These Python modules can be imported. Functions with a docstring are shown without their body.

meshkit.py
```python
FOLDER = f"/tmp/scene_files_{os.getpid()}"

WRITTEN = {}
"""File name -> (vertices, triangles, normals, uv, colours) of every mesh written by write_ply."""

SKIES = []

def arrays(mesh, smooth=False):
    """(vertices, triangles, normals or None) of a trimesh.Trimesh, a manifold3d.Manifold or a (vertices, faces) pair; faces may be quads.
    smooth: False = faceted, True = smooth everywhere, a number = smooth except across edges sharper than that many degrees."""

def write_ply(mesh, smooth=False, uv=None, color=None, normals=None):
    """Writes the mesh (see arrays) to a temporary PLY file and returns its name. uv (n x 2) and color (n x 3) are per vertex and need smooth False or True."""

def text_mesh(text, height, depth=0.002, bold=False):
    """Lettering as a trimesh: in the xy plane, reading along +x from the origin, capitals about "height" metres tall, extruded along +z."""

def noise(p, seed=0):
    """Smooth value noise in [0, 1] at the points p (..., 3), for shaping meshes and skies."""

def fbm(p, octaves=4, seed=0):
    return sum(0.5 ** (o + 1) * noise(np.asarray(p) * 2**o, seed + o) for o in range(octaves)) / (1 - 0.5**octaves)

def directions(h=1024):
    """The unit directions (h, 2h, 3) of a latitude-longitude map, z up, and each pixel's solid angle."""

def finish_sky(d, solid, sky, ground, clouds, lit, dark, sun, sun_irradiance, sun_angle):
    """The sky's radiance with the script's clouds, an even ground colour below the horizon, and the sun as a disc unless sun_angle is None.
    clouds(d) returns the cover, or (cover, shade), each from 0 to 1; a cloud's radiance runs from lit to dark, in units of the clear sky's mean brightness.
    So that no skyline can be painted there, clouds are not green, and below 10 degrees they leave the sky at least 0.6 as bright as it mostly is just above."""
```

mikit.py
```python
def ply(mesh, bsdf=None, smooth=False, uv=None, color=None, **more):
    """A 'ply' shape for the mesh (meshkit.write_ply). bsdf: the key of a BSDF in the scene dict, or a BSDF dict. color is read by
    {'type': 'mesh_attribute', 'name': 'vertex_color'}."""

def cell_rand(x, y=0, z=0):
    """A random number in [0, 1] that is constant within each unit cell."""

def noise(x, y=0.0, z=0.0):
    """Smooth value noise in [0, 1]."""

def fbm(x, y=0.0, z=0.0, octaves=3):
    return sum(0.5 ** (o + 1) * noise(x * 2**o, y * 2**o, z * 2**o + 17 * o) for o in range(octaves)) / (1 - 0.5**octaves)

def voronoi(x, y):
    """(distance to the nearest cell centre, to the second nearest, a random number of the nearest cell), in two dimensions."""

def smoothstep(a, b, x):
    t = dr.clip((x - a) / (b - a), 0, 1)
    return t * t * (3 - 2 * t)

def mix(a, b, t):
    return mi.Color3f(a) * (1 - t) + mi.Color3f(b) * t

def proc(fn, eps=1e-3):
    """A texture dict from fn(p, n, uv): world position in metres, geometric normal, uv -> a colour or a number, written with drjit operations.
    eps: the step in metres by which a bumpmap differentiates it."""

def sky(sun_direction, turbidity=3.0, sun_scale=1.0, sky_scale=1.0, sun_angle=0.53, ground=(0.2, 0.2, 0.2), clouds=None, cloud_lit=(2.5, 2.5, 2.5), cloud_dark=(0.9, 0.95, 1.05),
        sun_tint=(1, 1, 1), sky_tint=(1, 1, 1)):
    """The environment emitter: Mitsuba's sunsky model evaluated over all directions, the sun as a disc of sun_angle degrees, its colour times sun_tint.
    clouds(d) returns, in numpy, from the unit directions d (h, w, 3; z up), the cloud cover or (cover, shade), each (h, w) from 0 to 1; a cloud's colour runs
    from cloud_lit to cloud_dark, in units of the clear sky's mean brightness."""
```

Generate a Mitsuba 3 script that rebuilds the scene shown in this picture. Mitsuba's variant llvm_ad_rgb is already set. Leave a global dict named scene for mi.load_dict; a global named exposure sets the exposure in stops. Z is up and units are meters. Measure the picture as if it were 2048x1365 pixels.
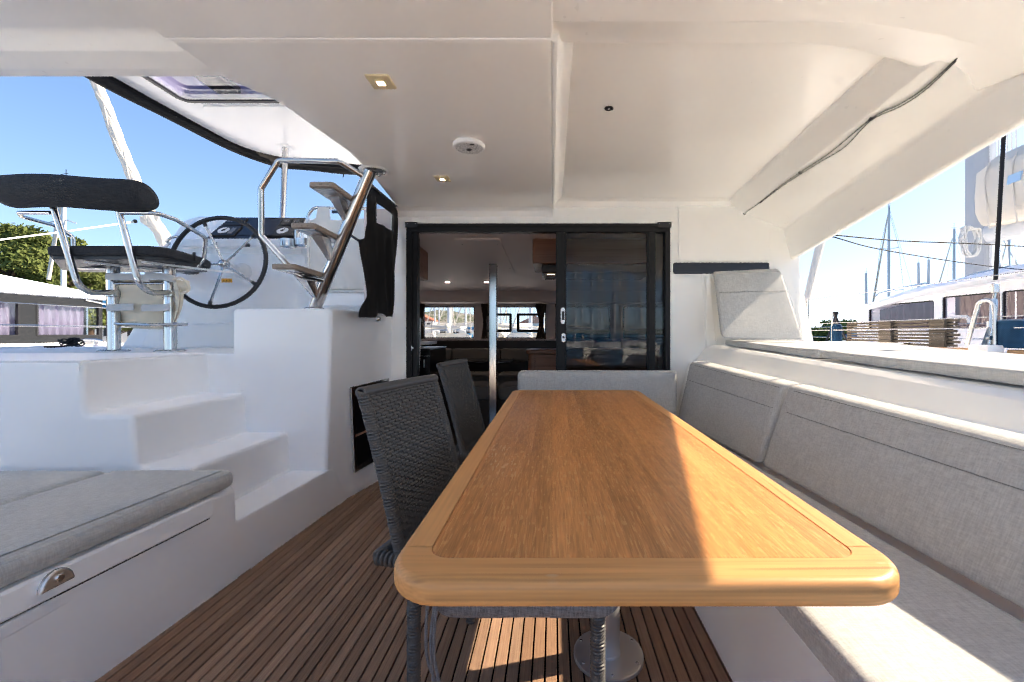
import math, random
import numpy as np, trimesh, manifold3d, drjit as dr, mitsuba as mi
import mikit, meshkit
from mikit import proc, noise, fbm, cell_rand, smoothstep, mix
from shapely.geometry import Polygon, Point, box as sbox
from shapely.ops import triangulate, unary_union

T = mi.ScalarTransform4f
RNG = random.Random(7)
scene, labels = {'type': 'scene'}, {}

# ------------------------------------------------------------------ camera, sky, exposure
F, CX, CY, CH = 850.0, 1105.0, 668.0, 1.07          # focal length and vanishing point of the photograph (pixels of 2048x1365), eye height
scene['camera'] = {
    'type': 'perspective', 'fov': 2 * math.degrees(math.atan(1024.0 / F)), 'fov_axis': 'x',
    'principal_point_offset_x': (1024 - CX) / 2048, 'principal_point_offset_y': (682.5 - CY) / 1365,
    'near_clip': 0.02, 'far_clip': 6000.0,
    'to_world': T().look_at(origin=[0, 0, CH], target=[0, 1, CH], up=[0, 0, 1])}
SUN = np.array([1.2, 0.31, 1.02])
scene['daylight'] = mikit.sky(SUN.tolist(), turbidity=3.0, sky_scale=0.90, sky_tint=(1.0, 0.955, 0.975), sun_scale=1.05, sun_tint=(0.96, 1.0, 1.07), ground=(0.2, 0.22, 0.24))
exposure = 3.0


def at(px, py, Y):
    """world point seen at photo pixel (px, py) and at distance Y ahead of the eye"""
    return np.array([(px - CX) / F * Y, Y, CH + (CY - py) / F * Y])


def onx(px, py, X):
    return at(px, py, X * F / (px - CX))


def onz(px, py, z):
    return at(px, py, F * (CH - z) / (py - CY))


# ------------------------------------------------------------------ scene bookkeeping
_used = {}


def numbered(key):
    n = _used.get(key, -1) + 1
    _used[key] = n
    return key if n == 0 else f'{key}_{n:03d}'


def tag(key, label=None, cat=None, group=None, kind=None):
    d = labels.setdefault(key, {})
    for k, v in (('label', label), ('category', cat), ('group', group), ('kind', kind)):
        if v:
            d[k] = v
    return key


def thing(name, label, cat, group=None):
    return tag(numbered(name), label, cat, group)


def autosmooth(v, f, deg):
    """corner normals averaged over the neighbouring faces within an angle of each face; vertices split where they differ"""
    c = np.cross(v[f[:, 1]] - v[f[:, 0]], v[f[:, 2]] - v[f[:, 0]])
    area = np.linalg.norm(c, axis=1)
    fn = c / np.maximum(area, 1e-300)[:, None]
    lim = -2.0 if deg is True else math.cos(math.radians(deg))
    corner = f.ravel()
    order = np.argsort(corner, kind='stable')
    cnt = np.bincount(corner, minlength=len(v))
    start = np.cumsum(cnt) - cnt
    out = np.zeros((len(corner), 3))
    for d in np.unique(cnt[cnt > 0]):
        vs = np.nonzero(cnt == d)[0]
        step = max(1, int(4e6 // (d * d)))
        for k in range(0, len(vs), step):
            ids = order[start[vs[k:k + step]][:, None] + np.arange(d)]
            N, A = fn[ids // 3], area[ids // 3]
            m = np.einsum('nik,njk->nij', N, N) > lim
            r = np.einsum('nij,njk->nik', m, N * A[..., None])
            out[ids.ravel()] = (r / np.maximum(np.linalg.norm(r, axis=2, keepdims=True), 1e-300)).reshape(-1, 3)
    key = np.hstack([corner[:, None], np.round(out * 500).astype(int)])
    _, first, inv = np.unique(key, axis=0, return_index=True, return_inverse=True)
    return v[corner[first]], inv.reshape(-1, 3), out[first]


def shape(mesh, mat, smooth=35, **more):
    if isinstance(mesh, (list, tuple)) and len(mesh) and isinstance(mesh[0], trimesh.Trimesh):
        mesh = trimesh.util.concatenate(mesh)
    mesh = mesh.copy()
    mesh.merge_vertices()
    mesh.update_faces(mesh.nondegenerate_faces())
    if smooth is False:
        return mikit.ply(mesh, mat, smooth=False, **more)
    v, f, n = autosmooth(np.asarray(mesh.vertices), np.asarray(mesh.faces), smooth)
    return {'type': 'ply', 'filename': meshkit.write_ply((v, f), False, normals=n), 'face_normals': False, 'bsdf': {'type': 'ref', 'id': mat}, **more}


def put(name, mesh, mat, parent=None, smooth=35, label=None, cat=None, group=None, kind=None, tw=None, **more):
    key = numbered((parent + '__' if parent else '') + name)
    d = dict(mesh) if isinstance(mesh, dict) else shape(mesh, mat, smooth, **more)
    if tw is not None:
        d['to_world'] = tw
    scene[key] = d
    if label or cat or group or kind:
        tag(key, label, cat, group, kind)
    return key


# ------------------------------------------------------------------ mesh tools
def tm(v, f):
    return trimesh.Trimesh(np.asarray(v, float), np.asarray(f, int), process=False)


def quads(q):
    q = np.asarray(q, int)
    return np.vstack([q[:, [0, 1, 2]], q[:, [0, 2, 3]]])


def from_manifold(m):
    a = m.to_mesh()
    return tm(a.vert_properties[:, :3], a.tri_verts)


def bx(x0, x1, y0, y1, z0, z1):
    m = trimesh.creation.box(extents=[abs(x1 - x0), abs(y1 - y0), abs(z1 - z0)])
    m.apply_translation([(x0 + x1) / 2, (y0 + y1) / 2, (z0 + z1) / 2])
    return m


_SPH = trimesh.creation.icosphere(subdivisions=1).vertices


def hull(points, r=0.0, sph=_SPH):
    p = np.asarray(points, float)
    if r:
        p = (p[:, None] + r * sph[None]).reshape(-1, 3)
    return from_manifold(manifold3d.Manifold.hull_points(p))


def rbox(x0, x1, y0, y1, z0, z1, r=0.005):
    r = min(r, (x1 - x0) / 2.01, (y1 - y0) / 2.01, (z1 - z0) / 2.01)
    c = [(x, y, z) for x in (x0 + r, x1 - r) for y in (y0 + r, y1 - r) for z in (z0 + r, z1 - r)]
    n = 3
    a = (np.arange(4 * n) + 0.5) * (math.pi / 2 / n)
    s = np.array([(math.cos(t) * math.cos(e), math.sin(t) * math.cos(e), math.sin(e)) for e in (-math.pi / 2, -1.0, -.5, 0, .5, 1.0, math.pi / 2) for t in np.linspace(0, 2 * math.pi, 13)[:-1]])
    return hull(c, r, s)


def fillet(pts, r, n=5, closed=False, guard=0.0):
    """polyline (2D or 3D) with its corners rounded"""
    p = [np.asarray(q, float) for q in pts]
    rr = r if isinstance(r, (list, tuple)) else [r] * len(p)
    out = []
    for i, q in enumerate(p):
        if (not closed and i in (0, len(p) - 1)) or rr[i] <= 0:
            out.append(q)
            continue
        a, b = p[i - 1] - q, p[(i + 1) % len(p)] - q
        la, lb = np.linalg.norm(a), np.linalg.norm(b)
        a, b = a / la, b / lb
        ang = math.acos(max(-1, min(1, float(a @ b))))
        if ang > math.pi - 0.02:
            out += [q - b * 1e-5 * (k - n / 2) * -1 for k in range(n + 1)]
            continue
        d = min(rr[i] / math.tan(ang / 2), 0.48 * la, 0.48 * lb)
        s, e = q + a * d, q + b * d
        rad = d * math.tan(ang / 2)
        c = q + (a + b) / np.linalg.norm(a + b) * (rad / math.sin(ang / 2))
        u, w = (s - c), (e - c)
        th = math.pi - ang
        if guard:
            out.append(s + a * min(guard, .02 * la))
        for t in np.linspace(0, 1, n + 1):
            out.append(c + (math.sin((1 - t) * th) * u + math.sin(t * th) * w) / math.sin(th))
        if guard:
            out.append(e + b * min(guard, .02 * lb))
    return np.array(out)


def tube(pts, r, n=10, closed=False, r2=None, flat=None):
    """tube along a polyline; r may be a list; flat=(axis, factor) squashes the section"""
    p = np.asarray(pts, float)
    m = len(p)
    rad = np.broadcast_to(np.asarray(r, float), (m,)) if np.ndim(r) else np.full(m, float(r))
    if closed:
        t = np.roll(p, -1, 0) - np.roll(p, 1, 0)
    else:
        t = np.gradient(p, axis=0)
        d = np.diff(p, axis=0)
        d /= np.linalg.norm(d, axis=1, keepdims=True) + 1e-12
        t[1:-1] = d[1:] + d[:-1]
        t[0], t[-1] = d[0], d[-1]
    t /= np.linalg.norm(t, axis=1, keepdims=True) + 1e-12
    up = np.array([0, 0, 1.0]) if abs(t[0][2]) < 0.9 else np.array([0, 1.0, 0])
    u = np.cross(up, t[0]); u /= np.linalg.norm(u)
    V = []
    ang = np.arange(n) * 2 * math.pi / n
    for i in range(m):
        u = u - t[i] * (u @ t[i]); u /= np.linalg.norm(u)
        w = np.cross(t[i], u)
        V.append(p[i] + rad[i] * (np.cos(ang)[:, None] * u + np.sin(ang)[:, None] * w))
    V = np.array(V)
    if flat is not None:
        ax, k = np.asarray(flat[0], float), flat[1]
        off = V - p[:, None]
        V = V + (off @ ax)[..., None] * ax * (k - 1)
    V = V.reshape(-1, 3)
    q = []
    for i in range(m if closed else m - 1):
        a, b = i * n, ((i + 1) % m) * n
        for j in range(n):
            k = (j + 1) % n
            q.append((a + j, a + k, b + k, b + j))
    f = quads(q)
    if not closed:
        V = np.vstack([V, p[0], p[-1]])
        c0, c1 = len(V) - 2, len(V) - 1
        caps = [(c0, (j + 1) % n, j) for j in range(n)] + [(c1, (m - 1) * n + j, (m - 1) * n + (j + 1) % n) for j in range(n)]
        f = np.vstack([f, caps])
    return tm(V, f)


def catmull(pts, n=8):
    p = np.asarray(pts, float)
    p = np.vstack([2 * p[0] - p[1], p, 2 * p[-1] - p[-2]])
    out = []
    for i in range(1, len(p) - 2):
        for t in np.linspace(0, 1, n, endpoint=False):
            a, b, c, d = p[i - 1], p[i], p[i + 1], p[i + 2]
            out.append(0.5 * (2 * b + (c - a) * t + (2 * a - 5 * b + 4 * c - d) * t * t + (3 * b - a - 3 * c + d) * t ** 3))
    out.append(p[-2])
    return np.array(out)


def lathe(profile, n=24, loc=(0, 0, 0), axis=(0, 0, 1)):
    """profile of (radius, height) turned about an axis"""
    pr = np.asarray(profile, float)
    a = np.arange(n) * 2 * math.pi / n
    V = np.stack([pr[:, 0, None] * np.cos(a), pr[:, 0, None] * np.sin(a), np.broadcast_to(pr[:, 1, None], (len(pr), n))], -1).reshape(-1, 3)
    q = [(i * n + j, i * n + (j + 1) % n, (i + 1) * n + (j + 1) % n, (i + 1) * n + j) for i in range(len(pr) - 1) for j in range(n)]
    m = tm(V, quads(q))
    m.apply_transform(trimesh.geometry.align_vectors([0, 0, 1], np.asarray(axis, float)))
    m.apply_translation(loc)
    return m


def ccw(p):
    p = np.asarray(p, float)
    x, y = p[:, 0], p[:, 1]
    return p if np.sum(x * np.roll(y, -1) - np.roll(x, -1) * y) > 0 else p[::-1]


def offset_ring(p, d):
    a, b = p - np.roll(p, 1, 0), np.roll(p, -1, 0) - p
    a /= np.linalg.norm(a, axis=1, keepdims=True) + 1e-12
    b /= np.linalg.norm(b, axis=1, keepdims=True) + 1e-12
    na, nb = np.stack([-a[:, 1], a[:, 0]], 1), np.stack([-b[:, 1], b[:, 0]], 1)
    s = na + nb
    k = np.maximum((s * s).sum(1, keepdims=True), 0.5)
    return p + 2 * s / k * d


AX = {'x': lambda u, v, a: (a, u, v), 'y': lambda u, v, a: (u, a, v), 'z': lambda u, v, a: (u, v, a)}


def prism(poly, a0, a1, axis='y', r=0.0, seg=3, far=True):
    """2D polygon extruded along an axis with rounded end edges. axis y: poly is (x, z); x: (y, z); z: (x, y)"""
    p = ccw(poly)
    if a1 < a0:
        a0, a1 = a1, a0
    lay = [(0, a0), (0, a1)]
    if r:
        th = np.linspace(0, math.pi / 2, seg + 1)
        lay = [(r * (1 - math.sin(t)), a0 + r * (1 - math.cos(t))) for t in th] + ([(r * (1 - math.sin(t)), a1 - r * (1 - math.cos(t))) for t in th[::-1]] if far else [(0, a1)])
    n = len(p)
    V = []
    for off, a in lay:
        V += [AX[axis](u, v, a) for u, v in (offset_ring(p, off) if off else p)]
    q = [(i * n + j, i * n + (j + 1) % n, (i + 1) * n + (j + 1) % n, (i + 1) * n + j) for i in range(len(lay) - 1) for j in range(n)]
    f = [quads(q)]
    V = np.array(V, float)
    for li, rev in ((0, True), (len(lay) - 1, False)):
        ring = offset_ring(p, lay[li][0]) if lay[li][0] else p
        vv, ff = trimesh.creation.triangulate_polygon(Polygon(ring), engine='earcut')
        base = len(V)
        V = np.vstack([V, [AX[axis](u, v, lay[li][1]) for u, v in vv[:, :2]]])
        f.append(np.asarray(ff)[:, ::-1] + base if rev else np.asarray(ff) + base)
    m = tm(V, np.vstack(f))
    m.fix_normals() if False else None
    return m


def holed(poly, a0, a1, axis='y'):
    """shapely polygon with holes extruded along an axis"""
    geoms = getattr(poly, 'geoms', [poly])
    out = []
    for g in geoms:
        m = trimesh.creation.extrude_polygon(g, a1 - a0, engine='earcut')
        v = m.vertices.copy()
        m.vertices = np.stack(AX[axis](v[:, 0], v[:, 1], v[:, 2] + a0), 1)
        out.append(m)
    return trimesh.util.concatenate(out)


def loft(sections, closed_ring=True, cap=True):
    """sections: arrays (n, 3) with the same n; closed_ring joins last to first point"""
    S = np.asarray(sections, float)
    m, n = S.shape[:2]
    q = []
    for i in range(m - 1):
        for j in range(n if closed_ring else n - 1):
            k = (j + 1) % n
            q.append((i * n + j, i * n + k, (i + 1) * n + k, (i + 1) * n + j))
    V, f = S.reshape(-1, 3), [quads(q)]
    if closed_ring and cap:
        for i, rev in ((0, False), (m - 1, True)):
            ring = S[i]
            c = ring.mean(0)
            w = np.linalg.svd(ring - c)[2]
            uv = (ring - c) @ w[:2].T
            base = len(V)
            pg = Polygon(uv)
            if not pg.is_valid or pg.area < 1e-9:
                V = np.vstack([V, ring, c])
                f.append(np.array([(base + j, base + (j + 1) % n, base + n) for j in range(n)]))
                continue
            vv, ff = trimesh.creation.triangulate_polygon(pg, engine='earcut')
            V = np.vstack([V, c + vv @ w[:2]])
            f.append(np.asarray(ff) + base)
    return tm(V, np.vstack(f))


def cushion8(c, r=0.025, puff=0.012, n=10, sizes=None):
    """soft box between 8 corners c[i][j][k] (u, v, w; w is the thickness): rounded edges, faces slightly puffed"""
    c = np.asarray(c, float).reshape(2, 2, 2, 3)
    L = [np.linalg.norm(np.mean(np.take(c, 1, a) - np.take(c, 0, a), axis=(0, 1))) for a in range(3)]
    V, Q, base = [], [], 0
    nn = [max(4, int(n)), max(4, int(n)), 5]

    def ts(a):
        e = min(r / L[a], 0.49)
        k = nn[a]
        edge = e * np.array([0, .12, .3, .6, 1.0])
        mid = np.linspace(e, 1 - e, k + 1)[1:-1]
        return np.concatenate([edge, mid, 1 - edge[::-1]])
    for a in range(3):
        b, d = [x for x in range(3) if x != a]
        tb, td = ts(b), ts(d)
        for s in (0, 1):
            B, D = np.meshgrid(tb, td, indexing='ij')
            P = np.zeros(B.shape + (3,))
            P[..., a], P[..., b], P[..., d] = s, B, D
            V.append(P.reshape(-1, 3))
            w = len(td)
            i, j = np.meshgrid(np.arange(len(tb) - 1), np.arange(w - 1), indexing='ij')
            k = (base + i * w + j).ravel()
            Q.append(np.stack([k, k + 1, k + w + 1, k + w], 1) if s == 0 else np.stack([k, k + w, k + w + 1, k + 1], 1))
            base += len(tb) * w
    P = np.vstack(V)
    X = P * L
    lo, hi = np.array([min(r, 0.49 * l) for l in L]), np.array([l - min(r, 0.49 * l) for l in L])
    core = np.clip(X, lo, hi)
    dlt = (X - core) / lo
    ln = np.linalg.norm(dlt, axis=1, keepdims=True)
    mx = np.abs(dlt).max(1, keepdims=True)
    X = core + np.where(ln > 0, dlt * mx / np.maximum(ln, 1e-9), 0) * lo
    U = X / L
    bulge = (1 - (2 * U[:, 0] - 1) ** 6) * (1 - (2 * U[:, 1] - 1) ** 6)
    U[:, 2] = 0.5 + (U[:, 2] - 0.5) * (1 + 2 * puff / L[2] * bulge)
    q_ = np.stack([P[:, 0] * L[0] * 5, P[:, 1] * L[1] * 5, P[:, 2] * 2 + c[0, 0, 0, 1] * 3], 1)
    U[:, 2] += (meshkit.fbm(q_, 3, 4) - .5) * .010 / L[2]
    u, v, w = (U[:, k, None] for k in range(3))
    W = 0
    for i in (0, 1):
        for j in (0, 1):
            for k in (0, 1):
                W = W + (u if i else 1 - u) * (v if j else 1 - v) * (w if k else 1 - w) * c[i, j, k]
    return tm(W, quads(np.vstack(Q)))


def cush(x0, x1, y0, y1, z0, z1, r=0.025, puff=0.012, n=10, thick='z'):
    g = {'z': lambda i, j, k: ((x0, x1)[i], (y0, y1)[j], (z0, z1)[k]), 'x': lambda i, j, k: ((x0, x1)[k], (y0, y1)[i], (z0, z1)[j]), 'y': lambda i, j, k: ((x0, x1)[i], (y0, y1)[k], (z0, z1)[j])}[thick]
    return cushion8([[[g(i, j, k) for k in (0, 1)] for j in (0, 1)] for i in (0, 1)], r, puff, n)


def ring(c, R, r, axis=(0, 0, 1), n=48, m=10):
    a = np.arange(n) * 2 * math.pi / n
    p = np.stack([R * np.cos(a), R * np.sin(a), 0 * a], 1)
    M = trimesh.geometry.align_vectors([0, 0, 1], np.asarray(axis, float))
    return tube(p @ M[:3, :3].T + np.asarray(c, float), r, m, closed=True)


def moved(m, M=None, t=(0, 0, 0)):
    m = m.copy()
    if M is not None:
        m.apply_transform(M)
    m.apply_translation(t)
    return m


def rotz(a):
    return trimesh.transformations.rotation_matrix(a, [0, 0, 1])


def sheet(P, th):
    """closed slab from a grid of points (a, b, 3), offset by vector th"""
    P = np.asarray(P, float)
    a, b = P.shape[:2]
    V = np.vstack([P.reshape(-1, 3), (P + np.asarray(th, float)).reshape(-1, 3)])
    N = a * b
    q = []
    for i in range(a - 1):
        for j in range(b - 1):
            k = i * b + j
            q.append((k, k + 1, k + b + 1, k + b))
            q.append((N + k, N + k + b, N + k + b + 1, N + k + 1))
    for i in range(a - 1):
        for j in (0, b - 1):
            k = i * b + j
            q.append((k, k + b, N + k + b, N + k))
    for j in range(b - 1):
        for i in (0, a - 1):
            k = i * b + j
            q.append((k, N + k, N + k + 1, k + 1))
    return tm(V, quads(q))


# ------------------------------------------------------------------ materials
def mat(name, d):
    scene['mat_' + name] = d
    return 'mat_' + name


def rgb(*c):
    return {'type': 'rgb', 'value': list(c)}


def prin(name, color, rough=0.5, spec=0.5, bump=None, **more):
    d = {'type': 'principled', 'base_color': rgb(*color) if isinstance(color, (tuple, list)) else color, 'roughness': rough, 'specular': spec, **more}
    if bump is not None:
        d = {'type': 'bumpmap', 'arbitrary': bump[0], 'scale': bump[1], 'bsdf': d}
    return mat(name, {'type': 'twosided', 'bsdf': d})


def f_fabric(c, k=1.0, cell=0.0032):
    def fn(p, n, uv):
        top = dr.abs(n.z) > 0.75
        side = dr.abs(n.x) > 0.6
        u = dr.select(top, p.x, dr.select(side, p.y, p.x))
        v = dr.select(top, p.y, p.z)
        a = noise(u / cell, v / (cell * 7), 3.0)
        b = noise(u / (cell * 6), v / cell, 8.0)
        w = 0.5 + 0.5 * dr.sin(u * (2 * math.pi / cell)) * dr.sin(v * (2 * math.pi / cell))
        big = fbm(u * 6, v * 6, 2.0)
        t = 1 + k * (0.42 * (a - 0.5) + 0.36 * (b - 0.5) + 0.28 * (w - 0.5) + 0.14 * (big - 0.5))
        return mi.Color3f(*c) * t
    return proc(fn)


def h_fabric(cell=0.0032):
    def fn(p, n, uv):
        top = dr.abs(n.z) > 0.75
        side = dr.abs(n.x) > 0.6
        u = dr.select(top, p.x, dr.select(side, p.y, p.x))
        v = dr.select(top, p.y, p.z)
        return dr.sin(u * (2 * math.pi / cell)) * dr.sin(v * (2 * math.pi / cell)) + 1.2 * fbm(u * 14, v * 14, 1.0) * 3
    return proc(fn, 5e-4)


def f_teak(p, n, uv):
    i = dr.floor((p.x + 1.5) / 0.041)
    r1, r2 = cell_rand(i, 3), cell_rand(i, 9)
    g = fbm(p.x * 260 + i * 7.1, p.y * 7 + r1 * 50, 1.0, 3)
    g2 = noise(p.x * 900, p.y * 16, i)
    t = 0.72 + 0.34 * r2 + 0.42 * (g - 0.5) + 0.22 * (g2 - 0.5)
    c = mix((0.265, 0.155, 0.095), (0.33, 0.21, 0.14), r1)
    w = smoothstep(0.45, 0.75, fbm(p.x * 3, p.y * 1.6, 4.0))
    return mix(c, (0.21, 0.16, 0.125), 0.15 * w) * t


def f_inlay(p, n, uv):
    i = dr.floor(p.x / 0.062)
    r = cell_rand(i, 5)
    s = fbm(p.x * 46 + i * 3, p.y * 3.5, 2.0, 3)
    g = noise(p.x * 600 + noise(p.x * 30, p.y * 4) * 4, p.y * 30, i)
    fl = smoothstep(0.70, 0.86, noise(p.x * 330, p.y * 42, 7.0))
    dk = smoothstep(0.74, 0.9, noise(p.x * 520, p.y * 22, 2.0))
    sc = smoothstep(0.80, 0.9, noise(p.x * 26 + p.y * 5, p.y * 1.7, 11.0)) * 0.3
    t = 0.94 + 0.24 * (r - 0.5) + 0.12 * (s - 0.5) + 0.30 * (g - 0.5)
    c = mix((0.47, 0.185, 0.052), (0.57, 0.255, 0.082), s)
    c = mix(c * t, (0.66, 0.36, 0.14), 0.34 * fl)
    c = mix(c, (0.24, 0.095, 0.035), 0.30 * dk)
    return mix(c, (0.62, 0.42, 0.26), sc * fl)


def wood(c0, c1, along='y', k=1.0, seed=0.0, scuff=0.0):
    def fn(p, n, uv):
        a, b = (p.y, p.x) if along == 'y' else ((p.x, p.y) if along == 'x' else (p.z, p.x + p.y))
        c = p.z if along != 'z' else p.y
        warp = noise(a * 1.3 + seed, b * 3, c * 3) * 2.2
        s = fbm(b * 26 + warp + seed, a * 1.1, c * 26, 3)
        g = noise(b * 330, a * 9, c * 330)
        ln = smoothstep(0.62, 0.9, noise(b * 95 + warp * 3, a * 2.2, c * 95))
        col = mix(c0, c1, s) * (1 + k * (0.26 * (g - 0.5) - 0.34 * ln))
        if scuff:
            sc = smoothstep(.80, .88, noise(a * 24 + 3, b * 60, c * 70)) * smoothstep(.45, .7, noise(a * 5, b * 9, c * 9 + 4))
            col = mix(col, (.62, .47, .33), scuff * sc)
        return col
    return proc(fn)


W = {}


def gel(c, k):
    def fn(p, n, uv):
        a = fbm(p.x * 2.3, p.y * 2.3, p.z * 2.3, 3)
        sp = smoothstep(0.86, 0.93, noise(p.x * 55, p.y * 55, p.z * 55)) * smoothstep(.55, .8, noise(p.x * 3, p.y * 3, p.z * 3 + 9))
        return mi.Color3f(*c) * (1 - k * (a - .4) - 0.10 * sp)
    return proc(fn)


GEL = prin('gelcoat', gel((0.885, 0.868, 0.822), 0.05), 0.15, 0.5)
GELW = prin('gelcoat_white', gel((0.89, 0.89, 0.885), 0.05), 0.18, 0.5)
NONSKID = prin('deck_nonskid', (0.74, 0.74, 0.73), 0.6, 0.3)
GELS = prin('gelcoat_matt', gel((0.88, 0.88, 0.875), 0.05), 0.38, 0.4)
TEAK = prin('teak_deck', proc(f_teak), 0.62, 0.3)
CAULK = prin('black_caulk', (0.005, 0.005, 0.005), 0.8, 0.1)
INLAY = prin('table_inlay', proc(f_inlay), 0.36, 0.45)
RAILY = prin('varnish_lengthwise', wood((0.50, 0.225, 0.072), (0.63, 0.325, 0.122), 'y', 0.85, scuff=.35), 0.42, 0.45)
RAILX = prin('varnish_crosswise', wood((0.50, 0.225, 0.072), (0.63, 0.325, 0.122), 'x', 0.85, seed=5.0, scuff=.6), 0.42, 0.45)
FAB = prin('grey_fabric', f_fabric((0.46, 0.455, 0.435), 0.5, 0.0022), 0.85, 0.2, sheen=0.2)
FABL = prin('pale_fabric', f_fabric((0.47, 0.47, 0.455), 0.5, 0.0026), 0.85, 0.2, sheen=0.2)
FABD = prin('charcoal_fabric', f_fabric((0.030, 0.031, 0.033), 0.9), 0.85, 0.2, sheen=0.3)
TWEED = prin('tweed_fabric', f_fabric((0.16, 0.16, 0.168), 1.3, 0.0022), 0.9, 0.2)
SEAM = prin('seam_thread', (0.20, 0.20, 0.19), 0.9, 0.1)
CANVB = prin('black_canvas', (0.009, 0.009, 0.010), 0.75, 0.25, sheen=0.15)
CANVC = prin('cream_canvas', (0.66, 0.585, 0.46), 0.8, 0.2)
CANVW = prin('white_canvas', (0.68, 0.67, 0.64), 0.55, 0.3)
CHROME = mat('chrome', {'type': 'twosided', 'bsdf': {'type': 'roughconductor', 'material': 'none', 'alpha': 0.03, 'specular_reflectance': rgb(0.64, 0.635, 0.625)}})
STEEL = mat('steel', {'type': 'twosided', 'bsdf': {'type': 'roughconductor', 'material': 'none', 'alpha': 0.16, 'specular_reflectance': rgb(0.68, 0.68, 0.68)}})
ALU = prin('anodised_aluminium', (0.56, 0.555, 0.55), 0.36, 0.5, metallic=0.75)
MASTA = prin('mast_alloy', (0.58, 0.59, 0.61), 0.45, 0.4, metallic=0.3)
BLKM = prin('black_metal', (0.010, 0.010, 0.0105), 0.45, 0.25)
BLKP = prin('black_plastic', (0.015, 0.015, 0.016), 0.4, 0.5)
BLKG = prin('black_gloss', (0.006, 0.006, 0.007), 0.06, 0.5)
NAVY = prin('navy_panel', (0.010, 0.014, 0.026), 0.3, 0.5)
WHTP = prin('white_plastic', (0.74, 0.74, 0.73), 0.4, 0.4)
GREYP = prin('grey_plastic', (0.25, 0.25, 0.26), 0.5, 0.4)
DKGREY = prin('dark_grey_paint', (0.014, 0.015, 0.017), 0.4, 0.4)
WICK = prin('wicker', (0.072, 0.070, 0.068), 0.40, 0.45)
WICKD = prin('wicker_core', (0.008, 0.008, 0.008), 0.9, 0.1)
GOLD = prin('brass_plate', (0.74, 0.62, 0.38), 0.4, 0.5, metallic=0.15)
CEILI = prin('saloon_headliner', (0.70, 0.61, 0.58), 0.55, 0.3)
VENEER = prin('saloon_veneer', wood((0.20, 0.085, 0.045), (0.27, 0.125, 0.07), 'x', 0.7), 0.4, 0.4)
WENGE = prin('dark_wood', (0.035, 0.024, 0.02), 0.4, 0.4)
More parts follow.
